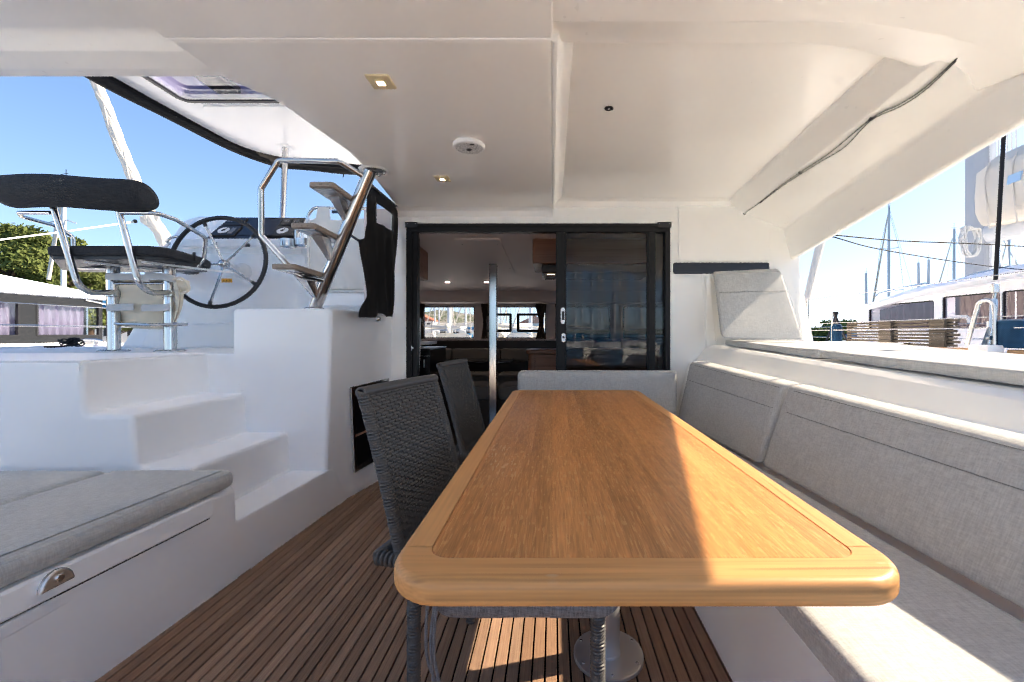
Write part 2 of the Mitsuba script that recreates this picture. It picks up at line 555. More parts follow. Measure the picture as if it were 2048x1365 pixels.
SOFA = prin('sofa_fabric', (0.19, 0.17, 0.15), 0.85, 0.2)
DRAPE = prin('brown_drape', (0.10, 0.075, 0.06), 0.85, 0.2)
LILAC = prin('lilac_drape', (0.165, 0.155, 0.235), 0.85, 0.2)
ORANGE = prin('orange_sticker', (0.80, 0.36, 0.02), 0.4, 0.4)
BLUEF = prin('blue_cover', f_fabric((0.012, 0.045, 0.10), 0.8, 0.012), 0.9, 0.2)
BLUEP = prin('blue_canvas', (0.02, 0.12, 0.26), 0.7, 0.2)
DRIFT = prin('weathered_wood', wood((0.075, 0.063, 0.052), (0.17, 0.145, 0.12), 'y', 1.4), 0.85, 0.2)
TRIMW = prin('toe_rail_teak', wood((0.34, 0.19, 0.10), (0.46, 0.28, 0.15), 'y', 1.0), 0.6, 0.3)
GREYW = prin('ladder_teak', wood((0.24, 0.19, 0.155), (0.36, 0.30, 0.25), 'y', 1.2), 0.7, 0.3)
SAILC = prin('sail_cloth', (0.64, 0.585, 0.51), 0.7, 0.2)
ROPEW = prin('white_rope', (0.66, 0.65, 0.62), 0.8, 0.2)
ROPEB = prin('black_rope', (0.012, 0.013, 0.016), 0.7, 0.2)
COPPER = prin('copper_pipe', (0.55, 0.28, 0.18), 0.35, 0.5, metallic=0.7)
REDT = prin('red_tile', (0.36, 0.13, 0.08), 0.8, 0.2)
HOUSE = prin('house_wall', (0.70, 0.68, 0.63), 0.8, 0.2)
PANE = mat('clear_pane', {'type': 'thindielectric', 'int_ior': 1.5})
TINT = mat('tinted_pane', {'type': 'thindielectric', 'int_ior': 1.38, 'specular_transmittance': rgb(0.022, 0.025, 0.026)})
SMOKE = mat('smoked_pane', {'type': 'thindielectric', 'int_ior': 1.5, 'specular_transmittance': rgb(0.62, 0.55, 0.62)})
VIOLET = mat('violet_pane', {'type': 'thindielectric', 'int_ior': 1.5, 'specular_transmittance': rgb(0.15, 0.14, 0.27)})


def h_water(p, n, uv):
    return fbm(p.x * 1.3, p.y * 2.1, 0.0, 4)


WATER = prin('sea_water', (0.018, 0.055, 0.07), 0.08, 0.5, (proc(h_water, 0.02), 0.12))


SATIN = mat('satin_steel', {'type': 'twosided', 'bsdf': {'type': 'roughconductor', 'material': 'none', 'alpha': 0.25, 'specular_reflectance': rgb(0.85, 0.85, 0.85)}})


def f_hill(p, n, uv):
    a = fbm(p.x * 0.045, p.y * 0.045, p.z * 0.09, 4)
    b = noise(p.x * 0.35, p.y * 0.35, p.z * 0.7)
    rock = mix((0.19, 0.175, 0.155), (0.27, 0.25, 0.22), b)
    return mix((0.045, 0.065, 0.03), rock, smoothstep(0.40, 0.58, a * 0.55 + b * 0.45))


HILL = prin('hill_scrub', proc(f_hill), 0.95, 0.1)


def leaf(c0, c1, sc):
    def fn(p, n, uv):
        return mix(c0, c1, fbm(p.x * sc, p.y * sc, p.z * sc, 3))
    return proc(fn)


LEAFP = mat('pine_needles', {'type': 'twosided', 'bsdf': {'type': 'diffuse', 'reflectance': leaf((0.07, 0.10, 0.03), (0.20, 0.225, 0.075), 0.9)}})
LEAFW = mat('wood_foliage', {'type': 'twosided', 'bsdf': {'type': 'diffuse', 'reflectance': leaf((0.05, 0.08, 0.025), (0.15, 0.18, 0.06), 0.3)}})
BARK = prin('bark', (0.10, 0.07, 0.05), 0.9, 0.1)


def lampmat(v):
    return {'type': 'area', 'radiance': {'type': 'rgb', 'value': v}}
# ================================================================== the setting
WATERZ = -1.15
put('water', sheet([[(-900, -900, WATERZ), (900, -900, WATERZ)], [(-900, 1500, WATERZ), (900, 1500, WATERZ)]], (0, 0, -0.5)), WATER, smooth=False, kind='structure')

# cockpit floor: black caulked base with teak planks laid fore and aft
YA = -1.25                                                             # aft end of the cockpit
put('floor', bx(-1.7, 0.62, YA, 3.24, -0.08, -0.012), CAULK, smooth=False, kind='structure')
PW = 0.041
for i in range(51):
    x0 = -1.5 + i * PW
    put('plank', prism([(x0 + 0.0030, -0.011), (x0 + PW - 0.0030, -0.011), (x0 + PW - 0.0030, -0.0010), (x0 + PW - 0.0036, 0.0), (x0 + 0.0036, 0.0), (x0 + 0.0030, -0.0010)], YA + 0.02, 3.2), TEAK, 'floor', smooth=False)

# ------------------------------------------------ ceiling: underside of the hardtop
ZP, ZS = CH + 0.94, CH + 1.01
port = fillet([(0.0, 1.36), (0.0, 3.2), (-1.16, 3.2), (-1.075, 2.5), (-1.06, 2.2), (-1.12, 1.72), (-1.22, 1.56), (-1.235, 1.36)], [0, 0, 0, .3, .3, .25, .1, 0], 6, closed=True)
m = [prism(port, ZP, ZP + 0.12, 'z', r=0.018)]
# starboard panel, a little higher, meeting the bulkhead in a cove
m.append(prism([(0.035, 1.40), (1.34, 1.40), (1.40, 3.2), (0.035, 3.2)], ZS, ZS + 0.06, 'z'))
RA = 0.08                                                              # after edge of the roof
# step between the two panels
m.append(loft([[(0.0 + dx, y, ZP + dz) for dx, dz in ((-0.002, 0.004), (0.006, 0.0), (0.016, 0.004), (0.020, 0.03), (0.040, 0.055), (0.075, 0.0715), (0.075, 0.12), (-0.002, 0.12))] for y in (1.37, 3.2)]))


def side(y):
    """section of the starboard side of the hardtop at distance y: x, z"""
    t = (y - 1.5) / 1.65
    P = [((1.21, 0.992), (1.318, 0.990)), ((1.285, 0.905), (1.425, 0.905)), ((1.33, 0.892), (1.47, 0.890)), ((1.50, 0.838), (1.73, 0.79)), ((1.53, 0.662), (1.79, 0.55)),
         ((1.60, 0.70), (1.86, 0.59)), ((1.60, 1.10), (1.86, 1.08)), ((1.21, 1.10), (1.318, 1.08))]
    p = [(a[0] + (b[0] - a[0]) * t, y, CH + a[1] + (b[1] - a[1]) * t) for a, b in P]
    return fillet(p, [.02, .02, .0, .045, .02, .02, .02, .02], 4, closed=True)


m.append(loft([side(y) for y in (RA, 0.7, 1.30, 2.0, 2.6, 3.2)]))
# arch across the after edge of the roof
XS = np.array([-0.0, 0.4, 0.8, 0.95, 1.08, 1.2, 1.32, 1.40, 1.455, 1.475])


def arch_z(x):
    t = np.clip((x - 0.80) / 0.74, 0, 1)
    return CH + 0.948 - 0.17 * t ** 2.2


secs = []
for x in XS:
    z = float(arch_z(x))
    t = np.clip((x - 0.9) / 0.6, 0, 1)
    yb = 1.445 + 0.05 * t
    secs.append([(x, RA, z + 0.02), (x, 1.18, z), (x, 1.285, z), (x, 1.30, z + 0.002), (x, yb - 0.02, z + 0.034), (x, yb, z + 0.042), (x, yb + 0.012, z + 0.05), (x, yb + 0.012, CH + 1.12), (x, RA, CH + 1.12), (x, RA - .03, z + 0.05)])
m.append(loft(secs))
# after part of the port panel, and the beam that runs out over the helm side
m.append(prism(fillet([(-1.19, RA), (0.0, RA), (0.0, 1.352), (-1.235, 1.352)], 0, closed=True), ZP, ZP + 0.12, 'z', r=0.006))
beam = fillet([(RA, CH + 1.035), (1.26, CH + 1.03), (1.445, CH + 1.03), (1.485, CH + 0.988), (1.55, CH + 0.967), (1.59, CH + 0.962), (1.605, CH + 0.975), (1.62, CH + 1.10), (RA, CH + 1.12)], [0, 0, .05, .015, .02, .012, .01, .02, 0], 5, closed=True)
m.append(prism(beam, -3.9, -1.15, 'x'))
put('ceiling', m, GEL, smooth=40, kind='structure')
bead = [(-1.24, 1.356, ZP + .001), (-0.0, 1.356, ZP + .001)]
put('joint_bead', tube(bead, 0.004, 8), GEL, 'ceiling')

# ------------------------------------------------ bulkhead with the doorway
YB = 3.2
wall = sbox(-1.22, -0.3, 1.86, CH + 1.12).difference(sbox(-1.10, 0.0, 0.886, 1.90))
put('bulkhead', [holed(wall, YB, YB + 0.07, 'y'),
                 prism(fillet([(0.945, CH + 0.545), (1.632, CH + 0.545), (1.632, CH + 0.85), (1.50, CH + .905), (1.33, CH + .96), (0.945, CH + .96)], [.01, .012, .02, .05, .05, 0], 4, closed=True), YB - 0.012, YB + 0.01, 'y', r=0.006),
                 prism([(1.15, 0.95), (1.215, 0.95), (1.22, 1.05), (1.175, 1.50), (1.14, 1.50)], YB - 0.035, YB + 0.01, 'y', r=0.010)], GEL, smooth=35, kind='structure')
tag('bulkhead', 'white bulkhead around the black sliding door')
put('door_surround', holed(sbox(-1.125, 0.02, 0.911, 1.925).difference(sbox(-1.10, -1, 0.886, 1.90)), YB - 0.008, YB + 0.01, 'y'), GEL, 'bulkhead', smooth=False)
# cove moulding where the ceiling meets the bulkhead
cov = [(YB, ZP - 0.002), (YB - 0.06, ZP - 0.002), (YB - 0.02, ZP - 0.02), (YB, ZP - 0.06)]
put('cove', [prism(cov, -1.16, 0.0, 'x'), prism([(a, b + 0.07) for a, b in cov], 0.02, 1.36, 'x')], GEL, 'bulkhead')
put('vent_bar', prism(fillet([(0.905, CH + 0.45), (1.625, CH + 0.45), (1.625, CH + 0.533), (0.905, CH + 0.533)], .015, 4, closed=True), YB - 0.018, YB + 0.02, 'y', r=0.004), NAVY, 'bulkhead', label='long navy blue bar set in the bulkhead beside the door')

# ------------------------------------------------ port side: stairs, lounge base, block, helm deck
ZD = CH - 0.118                                                        # helm deck above the stairs


def lean(m, dxdz=-0.0):
    return m


# stairs: profile in x, z; three rounded nosings up to the deck, run fore and aft between the lounge and the block
prof = fillet([(-4.3, -0.6), (-1.40, -0.6), (-1.40, 0.241), (-1.585, 0.241), (-1.60, 0.474), (-1.845, 0.474), (-1.865, 0.711), (-2.075, 0.711), (-2.095, ZD), (-4.3, ZD)],
              [0, 0, .015, .02, .022, .02, .022, .02, .022, 0], 5, closed=True, guard=.004)
put('staircase', prism(prof, 1.885, 2.60, 'y', r=0.022, seg=4, far=False), GELS, smooth=35, kind='structure')


def block_sec(z, x1, xl=-1.925):
    return [(xl, 2.565, z), (x1, 2.565, z), (x1 + 0.14 * (1 if z > 1 else .6), 3.2, z), (x1 + 0.14 * (1 if z > 1 else .6), 3.3, z), (xl, 3.9, z)]


def blk(z, x1, inset=0.0):
    p = np.array([(-1.925, 2.565), (x1, 2.565), (x1 + 0.13, 3.21), (x1 + 0.13, 3.9), (-1.925, 3.9)])
    p = fillet(p, [.004, .028, 0, 0, .0], 5, closed=True)
    if inset:
        p = offset_ring(ccw(p), inset)
    return [(a, b, z) for a, b in p]


ZB = CH + 0.153
put('stair_block', loft([blk(-0.3, -1.395), blk(0.0, -1.375), blk(0.6, -1.352), blk(ZB - 0.022, -1.335), blk(ZB - 0.010, -1.335, .003), blk(ZB - 0.003, -1.335, 0.010), blk(ZB, -1.335, 0.022)]), GELW, smooth=40, kind='structure')
put('stair_cheek', bx(-2.45, -1.9, 2.572, 3.6, 0.0, ZD - .006), GELW, smooth=False, kind='structure')
# long low side wall that faces the cockpit floor (foot of the stairs, base of the lounge)


def low(y, x, top, r=0.03):
    p = [(x - 0.35, y, -0.25), (x, y, -0.25), (x + 0.012, y, 0.0), (x, y, top), (x - 0.35, y, top)]
    return fillet(p, [0, 0, .0, r, 0], 6, closed=True)


put('lounge_base', [loft([low(1.86, -1.392, 0.405), low(YA, -1.555, 0.405)]),
                    loft([low(3.25, -1.318, 0.2435, .012), low(1.80, -1.400, 0.2435, .012)]),
                    bx(-3.2, -1.7, YA, 1.89, -0.4, 0.405)], GELW, smooth=40, kind='structure')
# helm deck and the hull below it
put('helm_deck', [prism([(-4.52, 1.888), (-2.10, 1.888), (-2.10, 2.6), (-1.93, 2.6), (-1.93, 8.5), (-4.52, 8.5)], ZD - 0.05, ZD - 0.002, 'z'),
                  prism(fillet([(-4.52, -1.0), (-4.52, ZD - .01), (-4.48, ZD + .012), (-4.42, ZD + .012), (-4.38, ZD - .01), (-4.38, -1.0)], .02, 3, closed=True), 1.2, 8.5, 'y'),
                  loft([[(-4.5, y, ZD - .02), (-4.3, y, -1.0), (-3.3, y, -1.7), (-2.3, y, -1.7), (-2.4, y, ZD - .05)] for y in (1.9, 8.5)]),
                  loft([[(-4.5, y, .36), (-4.3, y, -1.0), (-3.3, y, -1.7), (-2.3, y, -1.7), (-2.0, y, .36)] for y in (-2.5, 1.9)])], NONSKID, smooth=30, kind='structure')
# lounge back on the left, above the frame's edge
put('lounge_back', prism(fillet([(-2.55, 0.3), (-2.45, 0.3), (-2.5, 0.92), (-2.75, 0.95), (-2.75, 0.3)], .03, 4, closed=True), YA, 1.3, 'y'), GELW, smooth=40, kind='structure')

# ------------------------------------------------ starboard side: bench, coaming, side deck, hull


def coam(y):
    t = (y - 1.4) / 1.75
    P = [((.555, -1.45), (.555, -1.45)), ((.555, -1.065), (.555, -1.065)), ((.585, -.715), (.585, -.715)), ((.62, -.70), (.62, -.70)), ((1.03, -.70), (.90, -.70)), ((1.205, -.335), (1.025, -.225)), ((1.245, -.318), (1.05, -.205)),
         ((1.425, -.300), (1.085, -.195)), ((1.505, -.215), (1.165, -.098)), ((1.545, -.193), (1.19, -.083)), ((1.62, -.190), (1.26, -.088)), ((2.30, -.185), (2.20, -.105)), ((2.62, -.135), (2.62, -.115)), ((2.72, -.16), (2.72, -.14)), ((2.70, -1.6), (2.70, -1.6)), ((2.2, -2.6), (2.2, -2.6)), ((.9, -2.6), (.9, -2.6))]
    p = [(a[0] + (b[0] - a[0]) * t, y, CH + a[1] + (b[1] - a[1]) * t) for a, b in P]
    return fillet(p, [0, 0, .01, .02, .03, .02, .012, .03, .02, .012, .02, .02, .02, .02, 0, 0, 0], 4, closed=True)


put('coaming', loft([coam(y) for y in (YA, -0.6, 0, 0.5, 1.0, 1.4, 2.0, 2.6, 3.19)]), GEL, smooth=40, kind='structure')
put('side_deck', [prism(fillet([(1.15, -1.2), (1.15, CH - .10), (2.62, CH - .115), (2.72, CH - .14), (2.70, -.6), (2.2, -1.6), (1.15, -1.6)], [0, .01, .02, .02, .1, .2, 0], 4, closed=True), 3.185, 9.0, 'y')], GELW, smooth=35, kind='structure')
# niche wall and sill where the sunbed meets the cabin
put('cabin_side', [prism([(1.86, CH - .12), (2.02, CH - .12), (1.88, CH + 0.58), (1.70, CH + .58)], 3.27, 5.2, 'y'),
                   prism(fillet([(1.17, CH - .12), (1.90, CH - .12), (1.78, CH + .55), (1.12, CH + .46)], .01, 3, closed=True), 3.19, 3.2, 'y')], GEL, smooth=30, kind='structure')

# after end of the cockpit, behind the eye: low transom, stern steps and bathing platform
put('transom', [prism(fillet([(YA - .25, -0.9), (YA, -0.9), (YA, .42), (YA - .25, .42)], .03, 4, closed=True), -1.55, 0.1, 'x'),
                prism(fillet([(YA - 1.5, .30), (YA - .2, .30), (YA - .2, .37), (YA - 1.5, .37)], .02, 3, closed=True), -1.75, .2, 'x')], GELW, smooth=35, kind='structure')
put('stern_steps', [prism(fillet([(-3.6, -1.0), (-3.6, -.62), (-3.0, -.62), (-3.0, -.28), (-2.4, -.28), (-2.4, .06), (-1.8, .06), (-1.8, .40), (YA, .40), (YA, -1.0)], .02, 3, closed=True), x0, x0 + .8, 'x', r=.02) for x0 in (-2.6, 0.9)]
    + [loft([[(x, y, z) for x, z in ((x0 - .5, -.2), (x0 + .6, -.2), (x0 + .6, -1.9), (x0 - .3, -1.9))] for y in (-3.4, 3)]) for x0 in (1.3,)], GELW, smooth=35, kind='structure')

# ------------------------------------------------ saloon shell (dark interior seen through the doorway)
YF = 7.2


def zc(y):
    return CH + 0.86 - (y - 3.3) * 0.0436


sal = prism([(-1.30, 3.272), (-1.52, 4.34), (-2.7, 5.02), (-2.7, YF + .1), (2.25, YF + .1), (2.25, 5.0), (1.68, 3.272)], 0, 0.02, 'z')
sal.vertices[:, 2] += zc(sal.vertices[:, 1])
put('saloon_ceiling', sal, CEILI, smooth=False, kind='structure')
put('saloon_floor', bx(-2.75, 2.3, 3.24, YF + 0.1, -0.12, -0.02), WENGE, smooth=False, kind='structure')
win = [(-2.19, -1.32), (-1.08, -0.11), (0.05, 0.98), (-3.3, -2.45), (1.2, 2.1)]
front = sbox(-2.75, -0.1, 2.3, zc(YF) + .1)
for a, b in win[:3] + [(1.2, 2.05)]:
    front = front.difference(sbox(a, CH - 0.076, b, CH + 0.462).buffer(-.03).buffer(.03))
put('saloon_wall', [holed(front, YF, YF + 0.05, 'y'),
                    prism([(-1.22, 3.27), (-1.45, 3.27), (-1.62, 4.3), (-2.75, 5.0), (-2.75, YF + .05), (-2.65, YF + .05), (-2.65, 5.05), (-1.5, 4.38)], -0.1, zc(3.3) + .1, 'z'),
                    prism([(1.60, 3.27), (1.75, 3.27), (2.3, 5.0), (2.3, YF + .05), (2.2, YF + .05), (2.2, 5.0)], -0.1, zc(3.3) + .1, 'z')], CEILI, smooth=False, kind='structure')
put('valance', prism([(YF - .22, zc(YF) - .17), (YF, zc(YF) - .19), (YF, zc(YF)), (YF - .26, zc(YF) + .02)], -2.6, 2.2, 'x'), CEILI, 'saloon_wall', smooth=False)
put('dado', bx(-2.64, 2.19, YF - .10, YF - .003, -0.05, CH - 0.115), WENGE, 'saloon_wall', smooth=False)
put('sill', bx(-2.64, 2.19, YF - .12, YF - .003, CH - 0.113, CH - 0.085), CEILI, 'saloon_wall', smooth=False)
for a, b in win[:3] + [(1.2, 2.05)]:
    put('window_gasket', holed(sbox(a - .004, CH - .080, b + .004, CH + .466).buffer(-.03).buffer(.03).difference(sbox(a + .016, CH - .06, b - .016, CH + .446).buffer(-.02).buffer(.02)), YF + .012, YF + .036, 'y'), BLKM, 'saloon_wall')
    put('window_pane', bx(a, b, YF + .022, YF + .0225, CH - .074, CH + .460) if False else tm([(a, YF + .024, CH - .074), (b, YF + .024, CH - .074), (b, YF + .024, CH + .46), (a, YF + .024, CH + .46)], [[0, 1, 2], [0, 2, 3]]), PANE, 'saloon_wall', smooth=False)
for cx_ in (-0.915, -0.375):                                             # opening hatches in the middle window
    put('hatch_frame', holed(sbox(cx_ - .225, CH + .03, cx_ + .225, CH + .345).buffer(-.02).buffer(.02).difference(sbox(cx_ - .185, CH + .07, cx_ + .185, CH + .305)), YF - .03, YF + .02, 'y'), BLKM, 'saloon_wall', label='black opening hatch frame in the middle saloon window')
# outside of the coachroof
put('coachroof', [prism([(-1.22, 3.285), (-1.45, 4.3), (-2.6, 5.0), (-2.6, 8.0), (2.2, 8.0), (2.2, 5.0), (1.80, 3.285)], CH + .88, CH + .94, 'z'),
                  prism([(7.6, -.4), (7.9, CH - .15), (10.5, CH - .2), (13.0, CH - .35), (13.0, -.6)], -3.0, 2.4, 'x')], GELW, smooth=35, kind='structure')

# ------------------------------------------------ land: hill ahead, wooded shore to starboard, quay


def hill(cx0, cy0, rx, ry, h, seed, n=90):
    u = np.linspace(-1, 1, n)
    X, Y = np.meshgrid(cx0 + rx * u, cy0 + ry * u, indexing='ij')
    r = np.sqrt(((X - cx0) / rx) ** 2 + ((Y - cy0) / ry) ** 2)
    P = np.stack([X * 0.012, Y * 0.012, 0 * X], -1)
    Z = WATERZ - 1 + h * np.clip(1 - r ** 1.7, 0, 1) * (0.72 + 0.5 * meshkit.fbm(P, 5, seed)) + 6 * (meshkit.fbm(P * 9, 3, seed + 3) - .5) * np.clip(1 - r, 0, 1)
    return sheet(np.stack([X, Y, Z], -1), (0, 0, -8))


put('hill', hill(-250, 950, 190, 230, 52, 3), HILL, smooth=True, kind='structure')
put('hill', hill(330, 1250, 700, 260, 17, 9), HILL, smooth=True, kind='structure')
put('hill', hill(-900, 900, 420, 300, 36, 15), HILL, smooth=True, kind='structure')
put('pontoon', bx(-25, 25, -7.5, -4.2, -1.4, -.55), prin('pale_concrete', (.55, .54, .51), .85, .2), smooth=False, kind='structure')
put('quay', [bx(-120, 40, 60, 90, -2.5, -0.25), bx(-60, -9, 24, 60, -2.5, -.3), bx(40, 200, 110, 140, -2.5, -.2)], prin('quay_stone', (0.42, 0.40, 0.37), 0.8, 0.2), smooth=False, kind='structure')
# ================================================================== things in the cockpit
# ------------------------------------------------ table
ZT = 0.72
tx0, tx1, ty0, ty1, tz0, tz1 = -0.25, 0.535, 0.600, 2.66, 0.679, 0.72
t = thing('cockpit_table', 'long varnished teak table on a round metal pedestal, rounded front corners', 'table')
R_, B_ = 0.075, 0.058
outer = Polygon(fillet([(tx0, ty0), (tx1, ty0), (tx1, ty1), (tx0, ty1)], [R_ + .01, R_ + .01, R_, R_], 10, closed=True))
inner = Polygon(fillet([(tx0 + .052, ty0 + .064), (tx1 - .050, ty0 + .064), (tx1 - .050, ty1 - .06), (tx0 + .052, ty1 - .06)], .036, 8, closed=True))
full = prism(np.array(outer.exterior.coords)[:-1], tz0, tz1, 'z', r=0.0135, seg=5)
fm = manifold3d.Manifold(manifold3d.Mesh(np.asarray(trimesh.Trimesh(full.vertices, full.faces, process=True).vertices, np.float32), np.asarray(trimesh.Trimesh(full.vertices, full.faces, process=True).faces, np.uint32)))
hole = manifold3d.CrossSection([ccw(np.array(inner.exterior.coords)[:-1])]).extrude(0.05).translate([0, 0, 0.690])
fr = fm - hole
for nm, y0, y1, x0, x1, mt in (('end_rail', 0, ty0 + .0995, -1, 1, RAILX), ('side_rail', ty0 + .1011, ty1 - .0961, -1, .1, RAILY), ('side_rail', ty0 + .1011, ty1 - .0961, .1, 1, RAILY), ('end_rail', ty1 - .0945, 4, -1, 1, RAILX)):
    cutb = manifold3d.Manifold.cube([x1 - x0, y1 - y0, 1]).translate([x0, y0, 0])
    piece = fr ^ cutb
    put(nm, from_manifold(piece), mt, t, smooth=40)
ip = offset_ring(ccw(np.array(inner.exterior.coords)[:-1]), 0.0012)
put('inlay_panel', prism(ip, 0.692, tz1 - .0006, 'z', r=0.0012, seg=1), INLAY, t, smooth=30)
put('underframe', bx(-.05, .33, 1.0, 2.2, .655, tz0), WENGE, t, smooth=False)
bc = (0.186, 1.414)
put('pedestal', lathe([(0, .66), (.0375, .66), (.0375, .022), (.041, .018), (.041, .012), (0, .012)], 32, (*bc, 0)), ALU, t, smooth=40)
pl = put('base_plate', lathe([(0, .0135), (.110, .0135), (.1148, .011), (.1155, .008), (.1155, 0.001), (0, .001)], 56, (*bc, 0)), ALU, t, smooth=40)
for k in range(6):
    a = math.pi / 6 + k * math.pi / 3
    put('screw', lathe([(0, .0028), (.0035, .0028), (.0052, .0012), (.0052, 0)], 12, (bc[0] + .100 * math.cos(a), bc[1] + .100 * math.sin(a), .0135)), STEEL, pl)
wear = RNG


# ------------------------------------------------ woven chairs


def strand(pts, w, th, nrm, sides=6):
    """flat strand: elliptical tube with half width w along 'across' and half thickness th along nrm"""
    p = np.asarray(pts, float)
    tt = np.gradient(p, axis=0)
    tt /= np.linalg.norm(tt, axis=1, keepdims=True)
    nn = np.asarray(nrm, float) - tt * (tt @ np.asarray(nrm, float))[:, None]
    nn /= np.linalg.norm(nn, axis=1, keepdims=True)
    ac = np.cross(tt, nn)
    a = np.arange(sides) * 2 * math.pi / sides
    V = (p[:, None] + w * np.cos(a)[None, :, None] * ac[:, None] + th * np.sin(a)[None, :, None] * nn[:, None]).reshape(-1, 3)
    m_ = len(p)
    i, j = np.meshgrid(np.arange(m_ - 1), np.arange(sides), indexing='ij')
    q = np.stack([i * sides + j, i * sides + (j + 1) % sides, (i + 1) * sides + (j + 1) % sides, (i + 1) * sides + j], -1).reshape(-1, 4)
    return tm(V, quads(q))


HB, LEANX = 0.455, 0.105                                                # back height and lean


def back_pt(y, z, off=0.0):
    """point of the chair's back plane: y across, z from 0 to HB up, off forward (towards the sitter)"""
    s = z / HB
    bow = -0.012 * (1 - (y / .21) ** 2)
    return np.array([-0.195 - LEANX * s - 0.02 * s * s + bow + off, y, 0.445 + z])


def chair_meshes():
    out = {}
    wv = []
    cols = np.linspace(-0.178, 0.178, 18)
    rows = np.arange(0.012, HB - 0.012, 0.0100)
    for r, z in enumerate(rows):                                        # horizontal strands, over one and under one
        ys = np.linspace(-0.190, 0.190, 71)
        ph = np.cos((ys - cols[0]) / (cols[1] - cols[0]) * math.pi + math.pi * r)
        wv.append(strand([back_pt(y, z, 0.0036 * a) for y, a in zip(ys, ph)], 0.0043, 0.0016, (1, 0, .2)))
        wv.append(strand([back_pt(y, z, -0.012 + 0.0028 * a) for y, a in zip(ys[::4], ph[::4])], 0.0054, 0.0019, (1, 0, .2), 4))
    for c, y in enumerate(cols):
        for dy in (-.0042, .0042):
            zs = np.linspace(0.006, HB - 0.006, 2 * len(rows) + 1)
            ph = -np.cos((zs - rows[0]) / 0.0100 * math.pi + math.pi * c)
            wv.append(strand([back_pt(y + dy, z, 0.0034 * a) for z, a in zip(zs, ph)], 0.0036, 0.0016, (1, 0, .2)))
    out['back_weave'] = (wv, WICK, 'stuff')
    core = sheet([[back_pt(y, z, -0.0045) for y in np.linspace(-.19, .19, 9)] for z in np.linspace(.004, HB - .004, 7)], (-.003, 0, 0))
    out['back_core'] = (core, WICKD, None)
    for sgn in (-1, 1):                                                  # wrapped side posts
        fr_ = []
        zs = np.arange(-0.01, HB, .0076)
        for i, z in enumerate(zs):
            c = back_pt(sgn * .188, z, -0.005) + np.array([0, sgn * .010, 0])
            loop = [c + np.array([.0125 * math.cos(k), .0170 * math.sin(k), .0018 * math.sin(k + i)]) for k in np.linspace(0, 2 * math.pi, 15)[:-1]]
            fr_.append(tube(loop, 0.0041, 6, closed=True))
        fr_.append(tube([back_pt(sgn * .188, z, -0.005) + np.array([0, sgn * .010, 0]) for z in np.linspace(-.01, HB, 6)], .0135, 8))
        out['back_post' if sgn < 0 else 'back_post#'] = (fr_, WICK, None)
    ys = np.linspace(-.206, .206, 52)
    tp = []
    for i, y in enumerate(ys):
        c = back_pt(max(-.19, min(.19, y)), HB, -.005)
        c[1] = y
        loop = [c + np.array([.0155 * math.cos(k), .002 * math.sin(k), .012 * math.sin(k)]) for k in np.linspace(0, 2 * math.pi, 13)[:-1]]
        tp.append(tube(loop, 0.0042, 5, closed=True))
    out['top_rail'] = (tp, WICK, None)
    st = []
    # seat rim: wrapped frame and woven strands across
    rim = fillet([(-.265, -.205, .432), (.385, -.215, .432), (.385, .215, .432), (-.265, .205, .432)], .03, 4, closed=True)
    st.append(tube(rim, .0155, 8, closed=True))
    for i in range(44):
        x = -.262 + i * .0149
        pts = [(x, y, .437 + .004 * math.cos(k * math.pi + i * math.pi)) for k, y in enumerate(np.linspace(-.215, .215, 19))]
        st.append(strand(pts, .0066, .002, (0, 0, 1)))
        for sg in (-1, 1):
            loop = [np.array([x + .002 * math.sin(k), sg * .210 + .0175 * math.cos(k), .432 + .0175 * math.sin(k)]) for k in np.linspace(0, 2 * math.pi, 11)[:-1]]
            st.append(tube(loop, .0045, 5, closed=True))
    for i in range(37):
        y = -.205 + i * .0114
        pts = [(x, y, .437 - .004 * math.cos(k * math.pi + i * math.pi)) for k, x in enumerate(np.linspace(-.265, .385, 45))]
        st.append(strand(pts, .0045, .002, (0, 0, 1)))
        for xx in (-.268, .388):
            loop = [np.array([xx + .0155 * math.cos(k), y + .0015 * math.sin(k), .432 + .0155 * math.sin(k)]) for k in np.linspace(0, 2 * math.pi, 11)[:-1]]
            st.append(tube(loop, .0052, 5, closed=True))
    out['seat'] = (st, WICK, None)
    legs = []
    for lx, ly in ((-.165, -.19), (.36, -.19), (-.165, .19), (.36, .19)):
        ls = [tube([(lx, ly, .43), (lx, ly, .012)], .0165, 10)]
        for k in range(50):
            z = .425 - k * .0082
            ls.append(tube([(lx + .0158 * math.cos(a), ly + .0158 * math.sin(a), z + .0016 * math.sin(a + k)) for a in np.linspace(0, 2 * math.pi, 14)[:-1]], .0043, 6, closed=True))
        ls.append(lathe([(0, .012), (.017, .012), (.018, .006), (.014, 0.001), (0, 0.001)], 12, (lx, ly, 0)))
        legs.append(ls)
    return out, legs


CM, LEGS = chair_meshes()
CMD = {k: (shape(v[0], v[1], 50), v[2]) for k, v in CM.items()}
LGD = [shape(l, WICK, 50) for l in LEGS]
for (cx_, cy_, ang, lab) in ((-.188, 1.352, -14, 'dark grey woven chair nearest the camera, at the left side of the table'), (-.2515, 2.4256, -7, 'dark grey woven chair further back, nearer the sliding door')):
    c = thing('woven_chair', lab, 'chair', 'woven chairs along the table')
    tw = T().translate([cx_, cy_, 0.0]).rotate([0, 0, 1], ang)
    for k, (d, kd) in CMD.items():
        put(k.strip('#'), d, None, c, kind=kd, tw=tw)
    for d in LGD:
        put('leg', d, None, c, tw=tw)


def world(cx_, cy_, ang, p):
    a = math.radians(ang)
    p = np.asarray(p, float)
    return np.stack([cx_ + p[..., 0] * math.cos(a) - p[..., 1] * math.sin(a), cy_ + p[..., 0] * math.sin(a) + p[..., 1] * math.cos(a), p[..., 2]], -1)


